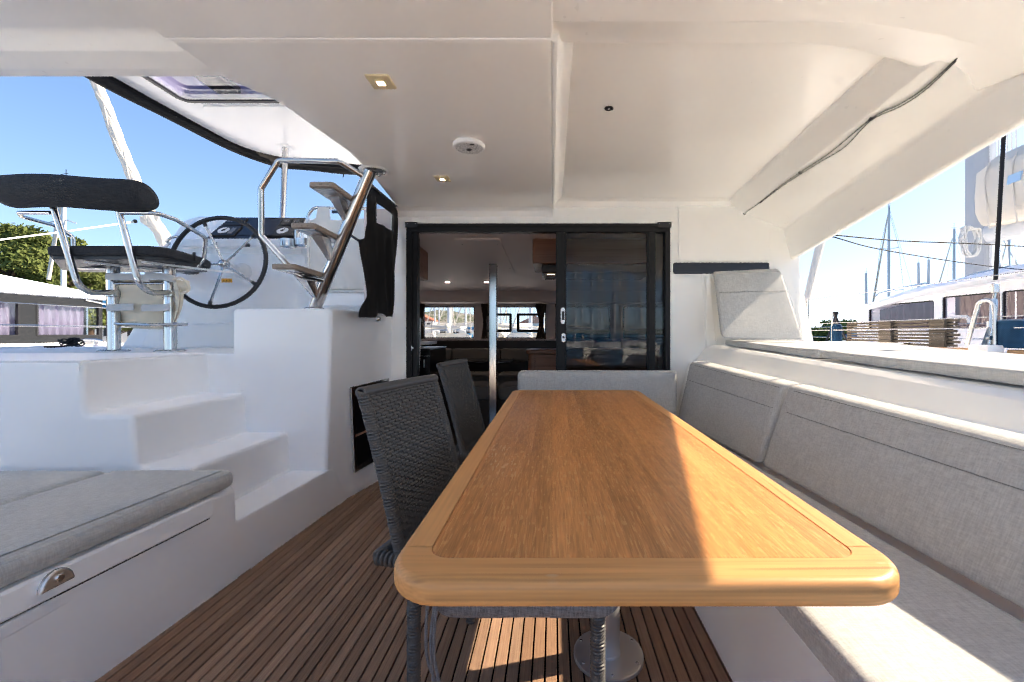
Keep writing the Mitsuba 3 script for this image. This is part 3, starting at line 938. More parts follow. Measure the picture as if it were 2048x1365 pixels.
# seat pad with tie cords on the near chair
pad = np.array([[[(x, y, (zb if k == 0 else zt)) for k, (zb, zt) in enumerate([(b_, t_)] * 2)] for y, b_, t_ in ((-.27, .305 + .085 * i, .452), (.2, .44, .475))] for i, x in enumerate((-.08, .42))])
sp = thing('seat_pad', 'grey tweed seat pad with hanging tie cords, drooping over the near chair', 'cushion')
put('pad', cushion8(world(-.188, 1.352, -14, pad), .05, .012, 14), TWEED, sp, smooth=60)
for k, (x, y) in enumerate(((-.045, -.262), (-.03, -.272), (-.06, -.256))):
    p = world(-.188, 1.352, -14, np.array([(x, y, .41), (x - .008 - .004 * k, y - .012, .36), (x - .018, y - .012, .27 - .02 * k), (x - .012 + .01 * k, y - .01, .16), (x - .02 + .012 * k, y - .012, .06 + .03 * k)]))
    put('tie_cord', tube(catmull(p, 6), .0042, 6), TWEED, sp)

# ------------------------------------------------ bench and its cushions on the starboard side


def cline(k, y):
    """point k of the coaming section at distance y, for things that lie along it"""
    t_ = (y - 1.4) / 1.75
    P = {'seat_back': ((1.03, -.62), (.90, -.62)), 'back_top': ((1.172, -.264), (1.0, -.195)), 'back_in': ((1.0, -.615), (.87, -.615))}[k]
    return np.array([P[0][0] + (P[1][0] - P[0][0]) * t_, y, CH + P[0][1] + (P[1][1] - P[0][1]) * t_])


def back_cush(y0, y1, name, label):
    c = np.zeros((2, 2, 2, 3))
    for i, y in enumerate((y0, y1)):
        bi, tp_ = cline('back_in', y), cline('back_top', y)
        out_ = np.array([.095, 0, .03])
        c[i, 0, 0], c[i, 0, 1] = bi, bi + np.array([.085, 0, .02])
        c[i, 1, 0], c[i, 1, 1] = tp_ + np.array([-.035, 0, .004]), tp_ + np.array([.055, 0, .014])
    th = thing(name, label, 'cushion', 'grey cushions of the bench')
    put('cover', cushion8(c, .024, .010, 16), FAB, th, smooth=60)
    for f_, off in ((.70, .0155), (.955, .004)):
        pts = []
        for s in np.linspace(.02, .98, 14):
            q = lambda j, k: c[0, j, k] * (1 - s) + c[1, j, k] * s
            p0 = q(0, 0) * (1 - f_) + q(1, 0) * f_
            nrm = np.cross(q(1, 0) - q(0, 0), [0, 1, 0]); nrm /= np.linalg.norm(nrm)
            nrm = nrm if nrm[0] < 0 else -nrm
            b = (1 - (2 * s - 1) ** 6) * (1 - (2 * f_ - 1) ** 6)
            pts.append(p0 + nrm * (.010 * b + .0002))
        put('seam', tube(pts, .0013, 6), SEAM, th)


back_cush(-1.1, 1.965, 'backrest_cushion', 'longest grey backrest cushion of the bench, running past the camera on the right')
back_cush(1.985, 3.02, 'backrest_cushion', 'grey backrest cushion further forward on the right, beside the far half of the table')
th = thing('backrest_cushion', 'pale grey backrest cushion across the far end of the table, before the door', 'cushion', 'grey cushions of the bench')
put('cover', cush(-.243, .865, 2.93, 3.04, .50, .812, .035, .010, 14, 'y'), FAB, th, smooth=60)
th = thing('bench_seat_cushion', 'grey seat cushion of the bench along the right side of the table', 'cushion', 'grey cushions of the bench')
c = np.array([[[(.555, y, .375), (.545, y, .452)], [(x1, y, .375), (x1, y, .452)]] for y, x1 in ((-1.1, 1.13), (2.72, .93))])
put('cover', cushion8(c, .028, .006, 20), FAB, th, smooth=60)
th = thing('bench_seat_cushion', 'grey seat cushion at the far end of the table, under the pale backrest', 'cushion', 'grey cushions of the bench')
put('cover', cush(-.24, .95, 2.70, 3.15, .375, .452, .028, .006, 12), FAB, th, smooth=60)
put('bench_base', prism(fillet([(2.74, -.06), (3.19, -.06), (3.19, .374), (2.70, .374), (2.70, .33)], .01, 3, closed=True), -.23, .9, 'x', r=.02), GEL, smooth=40, kind='structure')

# sunbed cushions on the coaming, upright backrest against the bulkhead
c = np.array([[[(1.615, -.6, CH - .178), (1.615, -.6, CH - .125)], [(2.42, -.6, CH - .178), (2.42, -.6, CH - .125)]], [[(1.272, 2.30, CH - .112), (1.272, 2.30, CH - .078)], [(2.30, 2.30, CH - .11), (2.30, 2.30, CH - .075)]]])
c[0] += np.array([0, 2.0, 0]) * 0
th = thing('sunbed_cushion', 'large pale sunbed cushion on the right side deck, its grey edge towards the bench', 'cushion', 'sunbed cushions')


def sb(y, k):
    t_ = (y - 1.4) / 1.75
    x = 1.60 + (1.262 - 1.60) * t_
    zb, zt = CH - .1785 + .094 * t_, CH - .128 + .083 * t_
    return [[(x, y, zb), (x, y, zt)], [(2.40 - .12 * t_, y, zb), (2.40 - .12 * t_, y, zt - .01)]]


put('cover', cushion8(np.array([sb(1.36, 0), sb(2.27, 1)]), .016, .004, 16), FABL, th, smooth=60)
th = thing('sunbed_cushion', 'smaller pale sunbed cushion at the foot of the upright backrest on the right', 'cushion', 'sunbed cushions')
put('cover', cushion8(np.array([sb(2.285, 0), sb(3.13, 1)]), .014, .003, 12), FABL, th, smooth=60)
th = thing('upright_cushion', 'upright pale grey trapezoid backrest cushion leaning on the bulkhead at the right', 'cushion')
A, B_, C_, D_ = at(1430, 549, 3.13), at(1563, 543, 3.13), at(1608, 682, 2.88), at(1446, 679, 2.88)
A2, B2, C2, D2 = (q + np.array([0, .055, .035]) for q in (A, B_, C_, D_))
put('cover', cushion8([[[D_, D2], [A, A2]], [[C_, C2], [B_, B2]]], .022, .012, 12), FABL, th, smooth=60)
put('seam', tube([D_ + (A - D_) * .70 + (C_ + (B_ - C_) * .70 - D_ - (A - D_) * .70) * s + np.array([0, -.0108 * (1 - (2 * s - 1) ** 6), 0]) for s in np.linspace(.02, .98, 12)], .0011, 6), SEAM, th)

# ------------------------------------------------ port lounge cushions and locker
zl0, zl1 = .41, .487
for y0, y1, lab in ((-1.1, 1.84, 'grey lounge cushion along the left edge, above the chrome latch'),):
    th = thing('lounge_cushion', lab, 'cushion', 'lounge cushions on the left')
    c = np.array([[[(-1.90, y, zl0), (-1.90, y, zl1)], [(x, y, zl0), (x, y, zl1)]] for y, x in ((y0, -1.525), (y1, -1.365))])
    put('cover', cushion8(c, .033, .004, 16), FAB, th, smooth=60)
    put('seam', tube([(-1.525 + (y + 1.1) / 2.94 * .16 - .036, y, zl1 + .0025) for y in np.linspace(-1.0, 1.8, 14)], .0013, 6), SEAM, th)
th = thing('lounge_cushion', 'grey lounge cushion at the far left, behind the edge cushion', 'cushion', 'lounge cushions on the left')
put('cover', cush(-2.50, -1.905, -1.1, 1.83, zl0, zl1, .028, .004, 14), FAB, th, smooth=60)

# locker front with latch, below the left cushion


def wallx(y, z=.3):
    return -1.392 - (1.86 - y) * (0.163 / 3.11)


t = thing('locker_lid', 'white locker lid edge with a round chrome latch under the left lounge cushion', 'locker')
ls = []
for y in (1.725, 1.715, 0.6, YA + .1):
    x = wallx(y) - (.004 if y > 1.72 else 0)
    ls.append([(x - .03, y, .405), (x - .03, y, .330), (x + .022, y, .330), (x + .030, y, .338), (x + .028, y, .400), (x + .022, y, .408)])
put('lid', loft(ls), GELW, t, smooth=30)
lt = onx(110, 1157, wallx(1.24) + .03)
y0_ = lt[1]
put('groove', loft([[(wallx(y) - .012, y, .316), (wallx(y) + .0035, y, .316), (wallx(y) + .0035, y, .3285), (wallx(y) - .012, y, .3285)] for y in (1.73, .6, YA + .1)]), DKGREY, t, smooth=False)
put('finger_recess', prism(fillet([(y0_ - .20, .318), (y0_ + .17, .318), (y0_ + .10, .278), (y0_ - .14, .278)], .03, 4, closed=True), wallx(y0_) - .02, wallx(y0_) + .007, 'x', r=.006), GELW, t, smooth=40)
lk = put('latch', [prism(fillet([(y0_ + .042 * math.cos(a), lt[2] - .022 + .048 * math.sin(a)) for a in np.linspace(0, math.pi, 17)], 0, closed=True), lt[0] - .004, lt[0] + .012, 'x', r=.006, seg=4)], SATIN, t, smooth=50)
put('keyhole', lathe([(0, .006), (.009, .006), (.011, .003), (.011, 0), (0, 0)], 20, (lt[0] + .012, y0_, lt[2] + .002), (1, 0, 0)), CHROME, lk, smooth=40)

# ------------------------------------------------ glass fronted locker in the side wall (by the near chair)
t = thing('wall_locker', 'open black locker recess with a chrome frame in the left wall, behind the near chair', 'locker')


def onwall(px, py):
    """point of the port side wall behind the near chair"""
    k = -1.352
    for _ in range(4):
        Y = (k - .2016 * 2.565) / ((px - CX) / F - .2016)
        z = CH + (CY - py) / F * Y
        k = -1.352 + .028 * (z - .6) / .6
    return at(px, py, Y)


c4 = [onwall(697, 775), onwall(773, 757), onwall(775, 905), onwall(704, 946)]
ny = np.array([1, -.18, 0.0]); ny /= np.linalg.norm(ny)


def quadframe(c, w, d0, d1):
    c = [np.asarray(q, float) for q in c]
    ctr = sum(c) / 4
    I = []
    for i in range(4):
        a, b = c[i - 1] - c[i], c[(i + 1) % 4] - c[i]
        a /= np.linalg.norm(a); b /= np.linalg.norm(b)
        I.append(c[i] + w * (a + b))
    out = []
    for i in range(4):
        j = (i + 1) % 4
        p = [c[i], c[j], I[j], I[i]]
        out.append(hull([q + ny * d for q in p for d in (d0, d1)]))
    return out, I


fr_, inn = quadframe(c4, .013, .0, .012)
c4 = [q + ny * .010 for q in c4]
inn = [q + ny * .010 for q in inn]
fr_, inn = quadframe(c4, .013, .0, .012)
put('frame', fr_, CHROME, t, smooth=False)
fr2, inn2 = quadframe(inn, .010, -.002, .004)
put('gasket', fr2, BLKG, t, smooth=False)
put('back_panel', hull([q + ny * d for q in inn for d in (-.012, .0015)]), BLKG, t, smooth=False)
fr3, _ = quadframe([q for q in inn2], .005, .0018, .010)
put('inner_trim', fr3, CHROME, t, smooth=False)
a, b = inn2[0] * .42 + inn2[3] * .58, inn2[1] * .42 + inn2[2] * .58
put('pipe', tube([a + ny * .008, (a + b) / 2 + ny * .012, b + ny * .008], .008, 8), COPPER, t)
for q in [inn[0] * (1 - s) + inn[1] * s for s in (.3, .7)] + [inn[0] * (1 - s) + inn[3] * s for s in (.25, .75)]:
    put('screw', lathe([(0, .003), (.004, .002), (.005, 0), (0, 0)], 10, q + ny * .004, ny), STEEL, t)

# ------------------------------------------------ fittings on the ceiling
for k, (px, py, lab) in enumerate(((762, 163, 'square brass ceiling light nearest the camera, lit'), (885, 357, 'square brass ceiling light nearer the door, lit'))):
    q = onz(px, py, ZP)
    t = thing('ceiling_light', lab, 'light', 'brass ceiling lights')
    s = .043
    put('plate', rbox(q[0] - s, q[0] + s, q[1] - s, q[1] + s, ZP - .006, ZP + .004, .002), GOLD, t, smooth=30)
    put('bezel', holed(sbox(q[0] - .017, q[1] - .017, q[0] + .017, q[1] + .017).difference(sbox(q[0] - .013, q[1] - .013, q[0] + .013, q[1] + .013)), ZP - .009, ZP - .0062, 'z'), GOLD, t, smooth=False)
    put('lamp', rbox(q[0] - .012, q[0] + .012, q[1] - .012, q[1] + .012, ZP - .0085, ZP - .0065, .0006), WHTP, t, smooth=False, emitter=lampmat([9.0, 7.6, 5.0]))
q = onz(938, 290, ZP)
t = thing('ceiling_speaker', 'round white loudspeaker with perforated grille in the ceiling', 'speaker')
put('ring', lathe([(.066, -.0175), (.071, -.019), (.0765, -.015), (.0785, -.008), (.0785, .01)], 48, (q[0], q[1], ZP)), WHTP, t, smooth=50)


def f_grille(p, n, uv):
    u, v = (p.x - float(q[0])) / .0036, (p.y - float(q[1])) / .0032
    fu, fv = u - dr.floor(u) - .5, v - dr.floor(v) - .5
    return mix((.10, .10, .10), (.72, .72, .71), smoothstep(.07, .13, fu * fu + fv * fv))


put('grille', lathe([(.0, -.024), (.03, -.0230), (.0665, -.0180), (.0665, 0)], 48, (q[0], q[1], ZP)), prin('speaker_grille', proc(f_grille), .5, .4), t, smooth=50)
put('centre_cap', lathe([(0, -.0275), (.011, -.0270), (.0135, -.024), (.0135, -.018)], 24, (q[0], q[1], ZP)), BLKP, t, smooth=40)
put('badge', rbox(q[0] + .012, q[0] + .034, q[1] - .052, q[1] - .044, ZP - .0225, ZP - .018, .001), BLKP, t)
q = onz(1218, 217, ZS)
t = thing('ceiling_socket', 'small round black fitting on the starboard ceiling panel', 'fitting')
put('disc', lathe([(0, -.004), (.016, -.004), (.0205, -.002), (.021, .002)], 28, (q[0], q[1], ZS)), BLKP, t, smooth=40)
put('screw', lathe([(0, -.0075), (.003, -.007), (.005, -.004)], 12, (q[0], q[1], ZS)), STEEL, t)
# cables tied along the beam
cpts = [onz(1490, 427, CH + .88)]
t = thing('cable_run', 'black cables tied along the starboard ceiling beam', 'cable')


def bm(px, py, dz=0.0):
    """point on the sloping underside of the beam seen at this pixel"""
    for y in np.linspace(1.2, 3.2, 4000):
        p = at(px, py, y)
        tt_ = (y - 1.5) / 1.65
        xa, za, xb, zb_ = 1.33 + .14 * tt_, .892 - .002 * tt_, 1.50 + .23 * tt_, .838 - .048 * tt_
        zz = CH + za + (zb_ - za) * (p[0] - xa) / (xb - xa)
        if p[2] >= zz:
            return np.array([p[0], p[1], zz - dz])
    return at(px, py, 3.15)


main = [bm(px, py, .007) for px, py in ((1499, 418), (1520, 403), (1560, 371), (1600, 343), (1660, 303), (1742, 235), (1800, 205), (1850, 172), (1914, 113))]
two = [bm(px, py, .009) for px, py in ((1520, 404), (1560, 373), (1600, 346), (1645, 318), (1690, 290), (1742, 237), (1800, 209), (1850, 176), (1912, 117))]
put('cable', tube(catmull([at(1490, 427, 3.165)] + main, 6), .0021, 6), ROPEB, t)
put('cable', tube(catmull(two, 6), .0021, 6), ROPEB, t)
for i in (3, 5):
    put('cable_tie', lathe([(.008, -.003), (.008, .003), (.005, .003), (.005, -.003), (.008, -.003)], 10, main[i], main[i + 1] - main[i - 1]), ROPEB, t)
put('eyelet', lathe([(0, -.012), (.011, -.012), (.013, 0), (.011, .012), (0, .012)], 14, at(1490, 427, 3.18), (0, 1, 0)), STEEL, t)
# ================================================================== sliding door
t = thing('sliding_door', 'black framed sliding glass door, its dark pane slid open to the right', 'door')
dx0, dx1, dz1 = -1.098, .884, 1.898
put('track_frame', [bx(dx0, dx0 + .040, YB - .006, YB + .06, 0, dz1 - .062), bx(dx0, dx1, YB - .005, YB + .06, dz1 - .060, dz1),
                    bx(dx1 - .034, dx1, YB - .006, YB + .06, 0, dz1 - .062), bx(dx0 + .041, dx0 + .075, YB + .012, YB + .075, 0, dz1 - .062), bx(dx0 + .042, dx1 - .035, YB - .002, YB + .07, -.005, .03)], BLKM, t, smooth=False)
put('rail_lip', [bx(dx0 + .002, dx1 - .002, YB - .016, YB - .0055, dz1 - .022, dz1 - .006), bx(dx0 + .006, dx0 + .014, YB - .014, YB - .0065, 0, dz1 - .03), bx(dx0 + .024, dx0 + .030, YB - .012, YB - .0065, 0, dz1 - .03)], BLKM, t, smooth=False)
for x0, x1, z in ((dx0 - .004, dx0 + .088, dz1 - .034), (dx1 - .100, dx1 + .006, dz1 - .034)):
    e = put('end_cap', rbox(x0, x1, YB - .024, YB - .0165, z, z + .042, .003), BLKP, t)
    for sx in (x0 + .015, x1 - .015):
        put('screw', lathe([(0, .003), (.003, .002), (.004, 0)], 10, (sx, YB - .024, z + .030), (0, -1, 0)), STEEL, e)
s0, s1 = at(1112, 0, YB)[0], at(1311, 0, YB)[0]
pan = put('door_panel', holed(sbox(s0, .02, s1, dz1 - .012).difference(sbox(s0 + .078, .12, s1 - .062, 1.842)), YB + .000, YB + .034, 'y'), BLKM, t, smooth=False, label='sliding leaf with a dark reflective pane')
put('stile_trim', [bx(s0 + .004, s0 + .010, YB - .007, YB - .0005, .02, dz1 - .07), bx(s0 + .066, s0 + .072, YB - .006, YB - .0005, .1, 1.85), bx(s1 - .055, s1 - .049, YB - .006, YB - .0005, .1, 1.85)], BLKM, pan, smooth=False)
put('pane', bx(s0 + .078, s1 - .062, YB + .016, YB + .0165, .12, 1.842) if False else tm([(s0 + .078, YB + .016, .12), (s1 - .062, YB + .016, .12), (s1 - .062, YB + .016, 1.842), (s0 + .078, YB + .016, 1.842)], [[0, 1, 2], [0, 2, 3]]), TINT, pan, smooth=False)
put('fixed_pane', tm([(s1 + .004, YB + .05, .03), (dx1 - .034, YB + .05, .03), (dx1 - .034, YB + .05, dz1 - .06), (s1 + .004, YB + .05, dz1 - .06)], [[0, 1, 2], [0, 2, 3]]), TINT, t, smooth=False)


def slot(px, py, w, h):
    q = at(px, py, YB)
    out = Polygon(fillet([(q[0] - w, q[2] - h), (q[0] + w, q[2] - h), (q[0] + w, q[2] + h), (q[0] - w, q[2] + h)], w * .99, 6, closed=True))
    return q, out


q, o = slot(1126, 632, .0165, .062)
hd = put('handle', holed(o.difference(sbox(q[0] - .008, q[2] - .030, q[0] + .008, q[2] + .032).buffer(.002)), YB - .006, YB - .0005, 'y'), SATIN, pan, smooth=40)
put('finger_slot', holed(sbox(q[0] - .010, q[2] - .032, q[0] + .010, q[2] + .034), YB - .0022, YB - .0006, 'y'), BLKP, hd, smooth=False)
q, o = slot(1127, 676, .0155, .035)
lk = put('lock', prism(np.array(o.exterior.coords)[:-1], YB - .008, YB - .0005, 'y', r=.003), SATIN, pan, smooth=40)
put('key_cylinder', lathe([(0, .004), (.008, .004), (.009, 0)], 16, (q[0], YB - .008, q[2] + .004), (0, -1, 0)), BLKP, lk)
q = at(826, 696, YB)
put('striker', [rbox(q[0] - .006, q[0] + .012, YB - .022, YB - .0065, q[2] - .005, q[2] + .005, .002), rbox(q[0] - .006, q[0] - .002, YB - .02, YB - .0065, q[2] - .02, q[2] + .02, .001)], STEEL, t)

# ================================================================== saloon interior
t = thing('saloon_pillar', 'polished square steel pillar in the saloon, seen through the open door', 'pillar')
pc = at(986.5, 668, 4.8)
put('post', prism(fillet([(pc[0] - .042, 4.76), (pc[0] + .042, 4.76), (pc[0] + .042, 4.84), (pc[0] - .042, 4.84)], .006, 3, closed=True), -.02, zc(4.8) - .012, 'z'), CHROME, t, smooth=50)
t = thing('ceiling_hatch_panel', 'flat rectangular panel screwed to the saloon ceiling above the steel pillar', 'panel')


def ceil_box(x0, x1, y0, y1, a, b):
    P = [(x, y, zc(y) - k) for x in (x0, x1) for y in (y0, y1) for k in (a, b)]
    return hull(P)


put('board', ceil_box(-.865, -.470, 3.74, 5.2, -.01, .012), CEILI, t, smooth=False)
for x in (-.83, -.505):
    for y in (3.9, 5.05):
        put('screw', lathe([(0, -.003), (.006, -.002), (.008, 0)], 10, (x, y, zc(y) - .012)), STEEL, t)
for k, (px, py) in enumerate(((895, 567), (973, 566))):
    y = 6.06
    q = at(px, py, y)
    t = thing('saloon_light', ('square downlight in the saloon ceiling left of the steel pillar', 'square downlight in the saloon ceiling half hidden by the steel pillar')[k], 'light', 'saloon downlights')
    put('plate', ceil_box(q[0] - .045, q[0] + .045, y - .045, y + .045, -.005, .006), CHROME, t, smooth=False)
    put('lamp', ceil_box(q[0] - .026, q[0] + .026, y - .026, y + .026, .0065, .010), WHTP, t, smooth=False, emitter=lampmat([7.0, 5.6, 4.2]))
# wood wall cabinet hanging at the right of the doorway
t = thing('wall_cabinet', 'wooden overhead cabinet hanging in the saloon beside the sliding door pane', 'cabinet')
cz0 = at(0, 542, 4.0)[2]
put('body', prism(fillet([(-.178, 3.75), (.9, 3.75), (.9, 4.35), (-.178, 4.35)], .03, 4, closed=True), cz0 + .03, zc(4.0) + .02, 'z', r=.01), VENEER, t, smooth=40)
put('soffit', prism(fillet([(-.10, 3.80), (.9, 3.80), (.9, 4.30), (-.10, 4.30)], .02, 3, closed=True), cz0 - .05, cz0 + .035, 'z', r=.02), WENGE, t, smooth=40)
put('light_strip', bx(-.05, .02, 3.86, 3.87, cz0 - .058, cz0 - .0505), WHTP, t, smooth=False, emitter=lampmat([.35, .26, .16]))
# wood counter unit under it
t = thing('counter_unit', 'low wooden cabinet with a rounded corner in the saloon, above the pale backrest', 'cabinet')
q0 = at(1052, 700, 4.6)
put('body', prism(fillet([(q0[0] + .02, 4.6), (1.3, 4.6), (1.3, 5.1), (q0[0] + .02, 5.1)], .05, 5, closed=True), -.02, q0[2] - .05, 'z', r=.004), VENEER, t, smooth=40)
put('top', prism(fillet([(q0[0], 4.58), (1.3, 4.58), (1.3, 5.12), (q0[0], 5.12)], .06, 5, closed=True), q0[2] - .048, q0[2], 'z', r=.012), VENEER, t, smooth=40)
put('edge_strip', bx(q0[0] + .095, q0[0] + .099, 4.596, 4.6, -.02, q0[2] - .05), WENGE, t, smooth=False)
# black fridge at the left of the doorway
t = thing('fridge', 'black appliance front with pale trim just inside the door on the left', 'fridge')
q0 = at(860, 694, 4.0)
put('body', rbox(-1.42, q0[0], 4.0, 4.6, -.02, q0[2] - .02, .006), BLKG, t)
put('door_trim', [bx(-1.27, q0[0] + .002, 3.992, 3.999, q0[2] - .088, q0[2] - .084), bx(-1.268, -1.264, 3.992, 3.999, .02, q0[2] - .09), bx(-1.42, q0[0] + .004, 3.99, 4.6, q0[2] - .019, q0[2] - .012)], STEEL, t, smooth=False)
put('handle', rbox(q0[0] - .062, q0[0] - .045, 3.988, 3.999, q0[2] - .20, q0[2] - .12, .003), STEEL, t)
t = thing('wall_cabinet', 'edge of a wooden overhead cabinet inside the door at the far left', 'cabinet')
q0 = at(838, 552, 4.0)
put('body', rbox(-1.5, q0[0], 3.9, 4.3, q0[2] - .01, zc(4.0) + .01, .012), VENEER, t)
# sofas along the front of the saloon
t = thing('saloon_sofa', 'long grey brown sofa below the saloon windows', 'sofa')
for k, (x0, x1) in enumerate(((-2.45, -1.62), (-1.60, -.84), (-.82, -.06), (-.04, .74), (.76, 1.6))):
    put('back_cushion', cush(x0, x1, 6.72, 6.90, CH - .44, CH - .235, .04, .015, 6, 'y'), SOFA, t, smooth=60)
    put('seat_cushion', cush(x0, x1, 6.15, 6.74, CH - .76, CH - .60, .04, .015, 6), SOFA, t, smooth=60)
put('base', bx(-2.45, 1.6, 6.25, 6.90, -.02, CH - .765), WENGE, t, smooth=False)
t = thing('saloon_sofa', 'dark sofa nearer the door, below the saloon table', 'sofa')
for x0, x1 in ((-1.25, -.66), (-.64, -.02)):
    put('seat_cushion', cush(x0, x1, 4.95, 5.45, .30, .46, .04, .015, 6), SOFA, t, smooth=60)
put('base', bx(-1.25, -.02, 5.0, 5.45, -.02, .295), WENGE, t, smooth=False)
t = thing('saloon_table', 'dark glossy table in front of the saloon sofa', 'table')
put('top', rbox(-1.9, -.55, 5.5, 6.15, CH - .385, CH - .36, .008), BLKG, t)
put('leg', lathe([(.06, CH - .385), (.05, .0), (.2, -.01), (.2, -.02)], 20, (-1.2, 5.8, 0)), STEEL, t)


def drape(x0, x1, z0, z1, y, tie=.45, pinch=.35, waves=7, sag=0.0):
    """gathered curtain, pinched by a tie"""
    zs = np.linspace(z0, z1, 22)
    us = np.linspace(0, 1, 60)
    P = []
    for z in zs:
        s = (z - z0) / (z1 - z0)
        w = pinch + (1 - pinch) * min(1, abs(s - tie) / .42) ** 1.2
        c = (x0 + x1) / 2
        P.append([(c + (u - .5) * (x1 - x0) * w, y + .014 * math.sin(u * waves * 2 * math.pi) * (.5 + .5 * w), z) for u in us])
    return sheet(P, (0, .004, 0))


for k, (a, b, lab) in enumerate(((834, 850, 'brown tied curtain at the left end of the saloon windows'), (962, 977, 'brown tied curtain just left of the steel pillar'), (1071, 1093, 'brown tied curtain at the right end of the middle window'), (1110, 1126, 'brown tied curtain beside the sliding pane, furthest right'))):
    y = YF - .05
    c = thing('curtain', lab, 'curtain', 'tied saloon curtains')
    z0, z1 = at(0, 681, y)[2], at(0, 603, y)[2]
    put('cloth', drape(at(a, 0, y)[0], at(b, 0, y)[0], z0, z1, y), DRAPE, c, smooth=60)
    xm = (at(a, 0, y)[0] + at(b, 0, y)[0]) / 2
    w_ = (at(b, 0, y)[0] - at(a, 0, y)[0]) * .22
    put('tie', ring((xm, y, z0 + .45 * (z1 - z0)), w_, .008, n=16, m=6), WENGE, c)

# ================================================================== ladder to the flybridge
t = thing('flybridge_ladder', 'leaning stainless ladder with three grey wood treads and a hoop handrail', 'ladder')
b0, b1 = at(629, 612, 2.66), at(741, 337, 2.43)
b0[2] = ZB - .002
b1[2] = ZP - .005
d = (b1 - b0) / np.linalg.norm(b1 - b0)
wide = np.cross(d, [0, 1, 0]); wide /= np.linalg.norm(wide)
put('stringer', tube([b0 + (b1 - b0) * s for s in np.linspace(0, 1, 4)], .036, 20, flat=(wide, 0.95)), CHROME, t, smooth=60)
put('foot_plate', lathe([(0, .012), (.05, .012), (.058, .004), (.058, 0)], 24, (b0[0], b0[1], ZB)), STEEL, t)
for k, (ax_, ay_, bx_, by_, cx_, cy_) in enumerate(((616, 373, 667, 373.5, 727, 417), (579, 455, 629, 455.5, 694.6, 487.5), (541, 536, 589, 537.6, 661, 558.5))):
    y0 = 2.25
    B = at(bx_, by_, y0)
    A_ = at(ax_, ay_, y0); A_[2] = B[2]
    y1 = (CH - B[2]) * F / (cy_ - CY)
    C = at(cx_, cy_, y1)
    s = (B[2] - b0[2]) / (b1[2] - b0[2])
    m_ = b0 + (b1 - b0) * s
    D = A_ + (C - B)
    foot = np.array([A_, B, C, D])
    tr = put('tread', prism(fillet([(p[0], p[1]) for p in foot], .02, 4, closed=True), B[2], B[2] + .026, 'z', r=.004), GREYW, t, smooth=40)
    ctr = foot.mean(0)
    inset = ctr + (foot - ctr) * np.array([.8, .86, 1])
    put('under_plate', prism([(p[0], p[1]) for p in inset], B[2] - .005, B[2] - .0005, 'z'), STEEL, tr, smooth=False)
    for p in ctr + (foot - ctr) * np.array([.66, .74, 1]):
        put('screw', lathe([(0, -.003), (.004, -.002), (.006, 0)], 10, (p[0], p[1], B[2] - .005)), CHROME, tr)
    br = m_ - d * .17
    put('bracket', hull([br + wide * u + np.array([0, v, 0]) for u in (-.012, .012) for v in (-.016, .016)] + [ctr + np.array([u, v, -.006]) for u in (-.03, .03) for v in (-.05, .05)]), STEEL, tr, smooth=False)
hr = [b0 + (b1 - b0) * .22]
for px, py, y in ((596, 553, 2.40), (523, 472, 2.36), (522, 378, 2.32), (557, 321, 2.30), (678, 323, 2.31)):
    hr.append(at(px, py, y))
hr.append(b0 + (b1 - b0) * .945)
put('handrail', tube(fillet(hr, .035, 5), .0150, 14), CHROME, t, smooth=60)
# recess in the ceiling that the ladder enters
t = thing('ceiling_collar', 'round moulded collar in the ceiling where the ladder enters', 'fitting')
q = onz(756, 343, ZP)
put('rim', lathe([(.062, -.002), (.070, -.006), (.080, -.004), (.086, .002)], 36, (b1[0] + .015, b1[1] + .02, ZP)), GEL, t, smooth=50)
put('bolt_plate', lathe([(0, -.004), (.058, -.004), (.061, .0)], 30, (b1[0] + .015, b1[1] + .02, ZP)), STEEL, t, smooth=40)
for a in (0.4, 1.5, 2.6, 3.9):
    put('bolt', lathe([(0, -.016), (.007, -.015), (.009, -.011), (.009, -.004)], 8, (b1[0] + .015 + .05 * math.cos(a), b1[1] + .02 + .05 * math.sin(a), ZP)), CHROME, t)

# ================================================================== steering wheel and helm console
wc = at(437, 524, 3.36)
t = thing('steering_wheel', 'large black rimmed steering wheel with five steel spokes', 'wheel')
nrm = np.array([.05, -1, .12]); nrm /= np.linalg.norm(nrm)
put('rim', ring(wc, .362, .0165, nrm, 64, 12), BLKP, t, smooth=60)
e1 = np.cross(nrm, [0, 0, 1]); e1 /= np.linalg.norm(e1)
e2 = np.cross(e1, nrm)
if e1[0] < 0:
    e1 = -e1
if e2[2] < 0:
    e2 = -e2
hc = wc - nrm * .055
for a in (113, 41, -31, -96, 185):
    u = e1 * math.cos(math.radians(a)) + e2 * math.sin(math.radians(a))
    put('spoke', tube([hc + u * .03, hc + u * .10 + nrm * .008, wc + u * .33], .0085, 10), CHROME, t, smooth=60)
    put('spoke_end', tube([wc + u * .315, wc + u * .352], .0135, 10), BLKP, t)
put('hub', lathe([(0, .030), (.018, .028), (.030, .018), (.034, 0), (.034, -.03), (.0, -.03)], 24, hc, nrm), CHROME, t, smooth=40)
put('shaft_boss', lathe([(.028, 0), (.030, -.16), (.060, -.19), (.068, -.21), (.068, -.34), (0, -.34)], 24, hc, nrm), WHTP, t, smooth=40)
t = thing('helm_console', 'white moulded helm console with dark instrument panel behind the wheel', 'console')
yc = 3.66


def cpoly(pts, y):
    return [(at(px, py, y)[0], at(px, py, y)[2]) for px, py in pts]


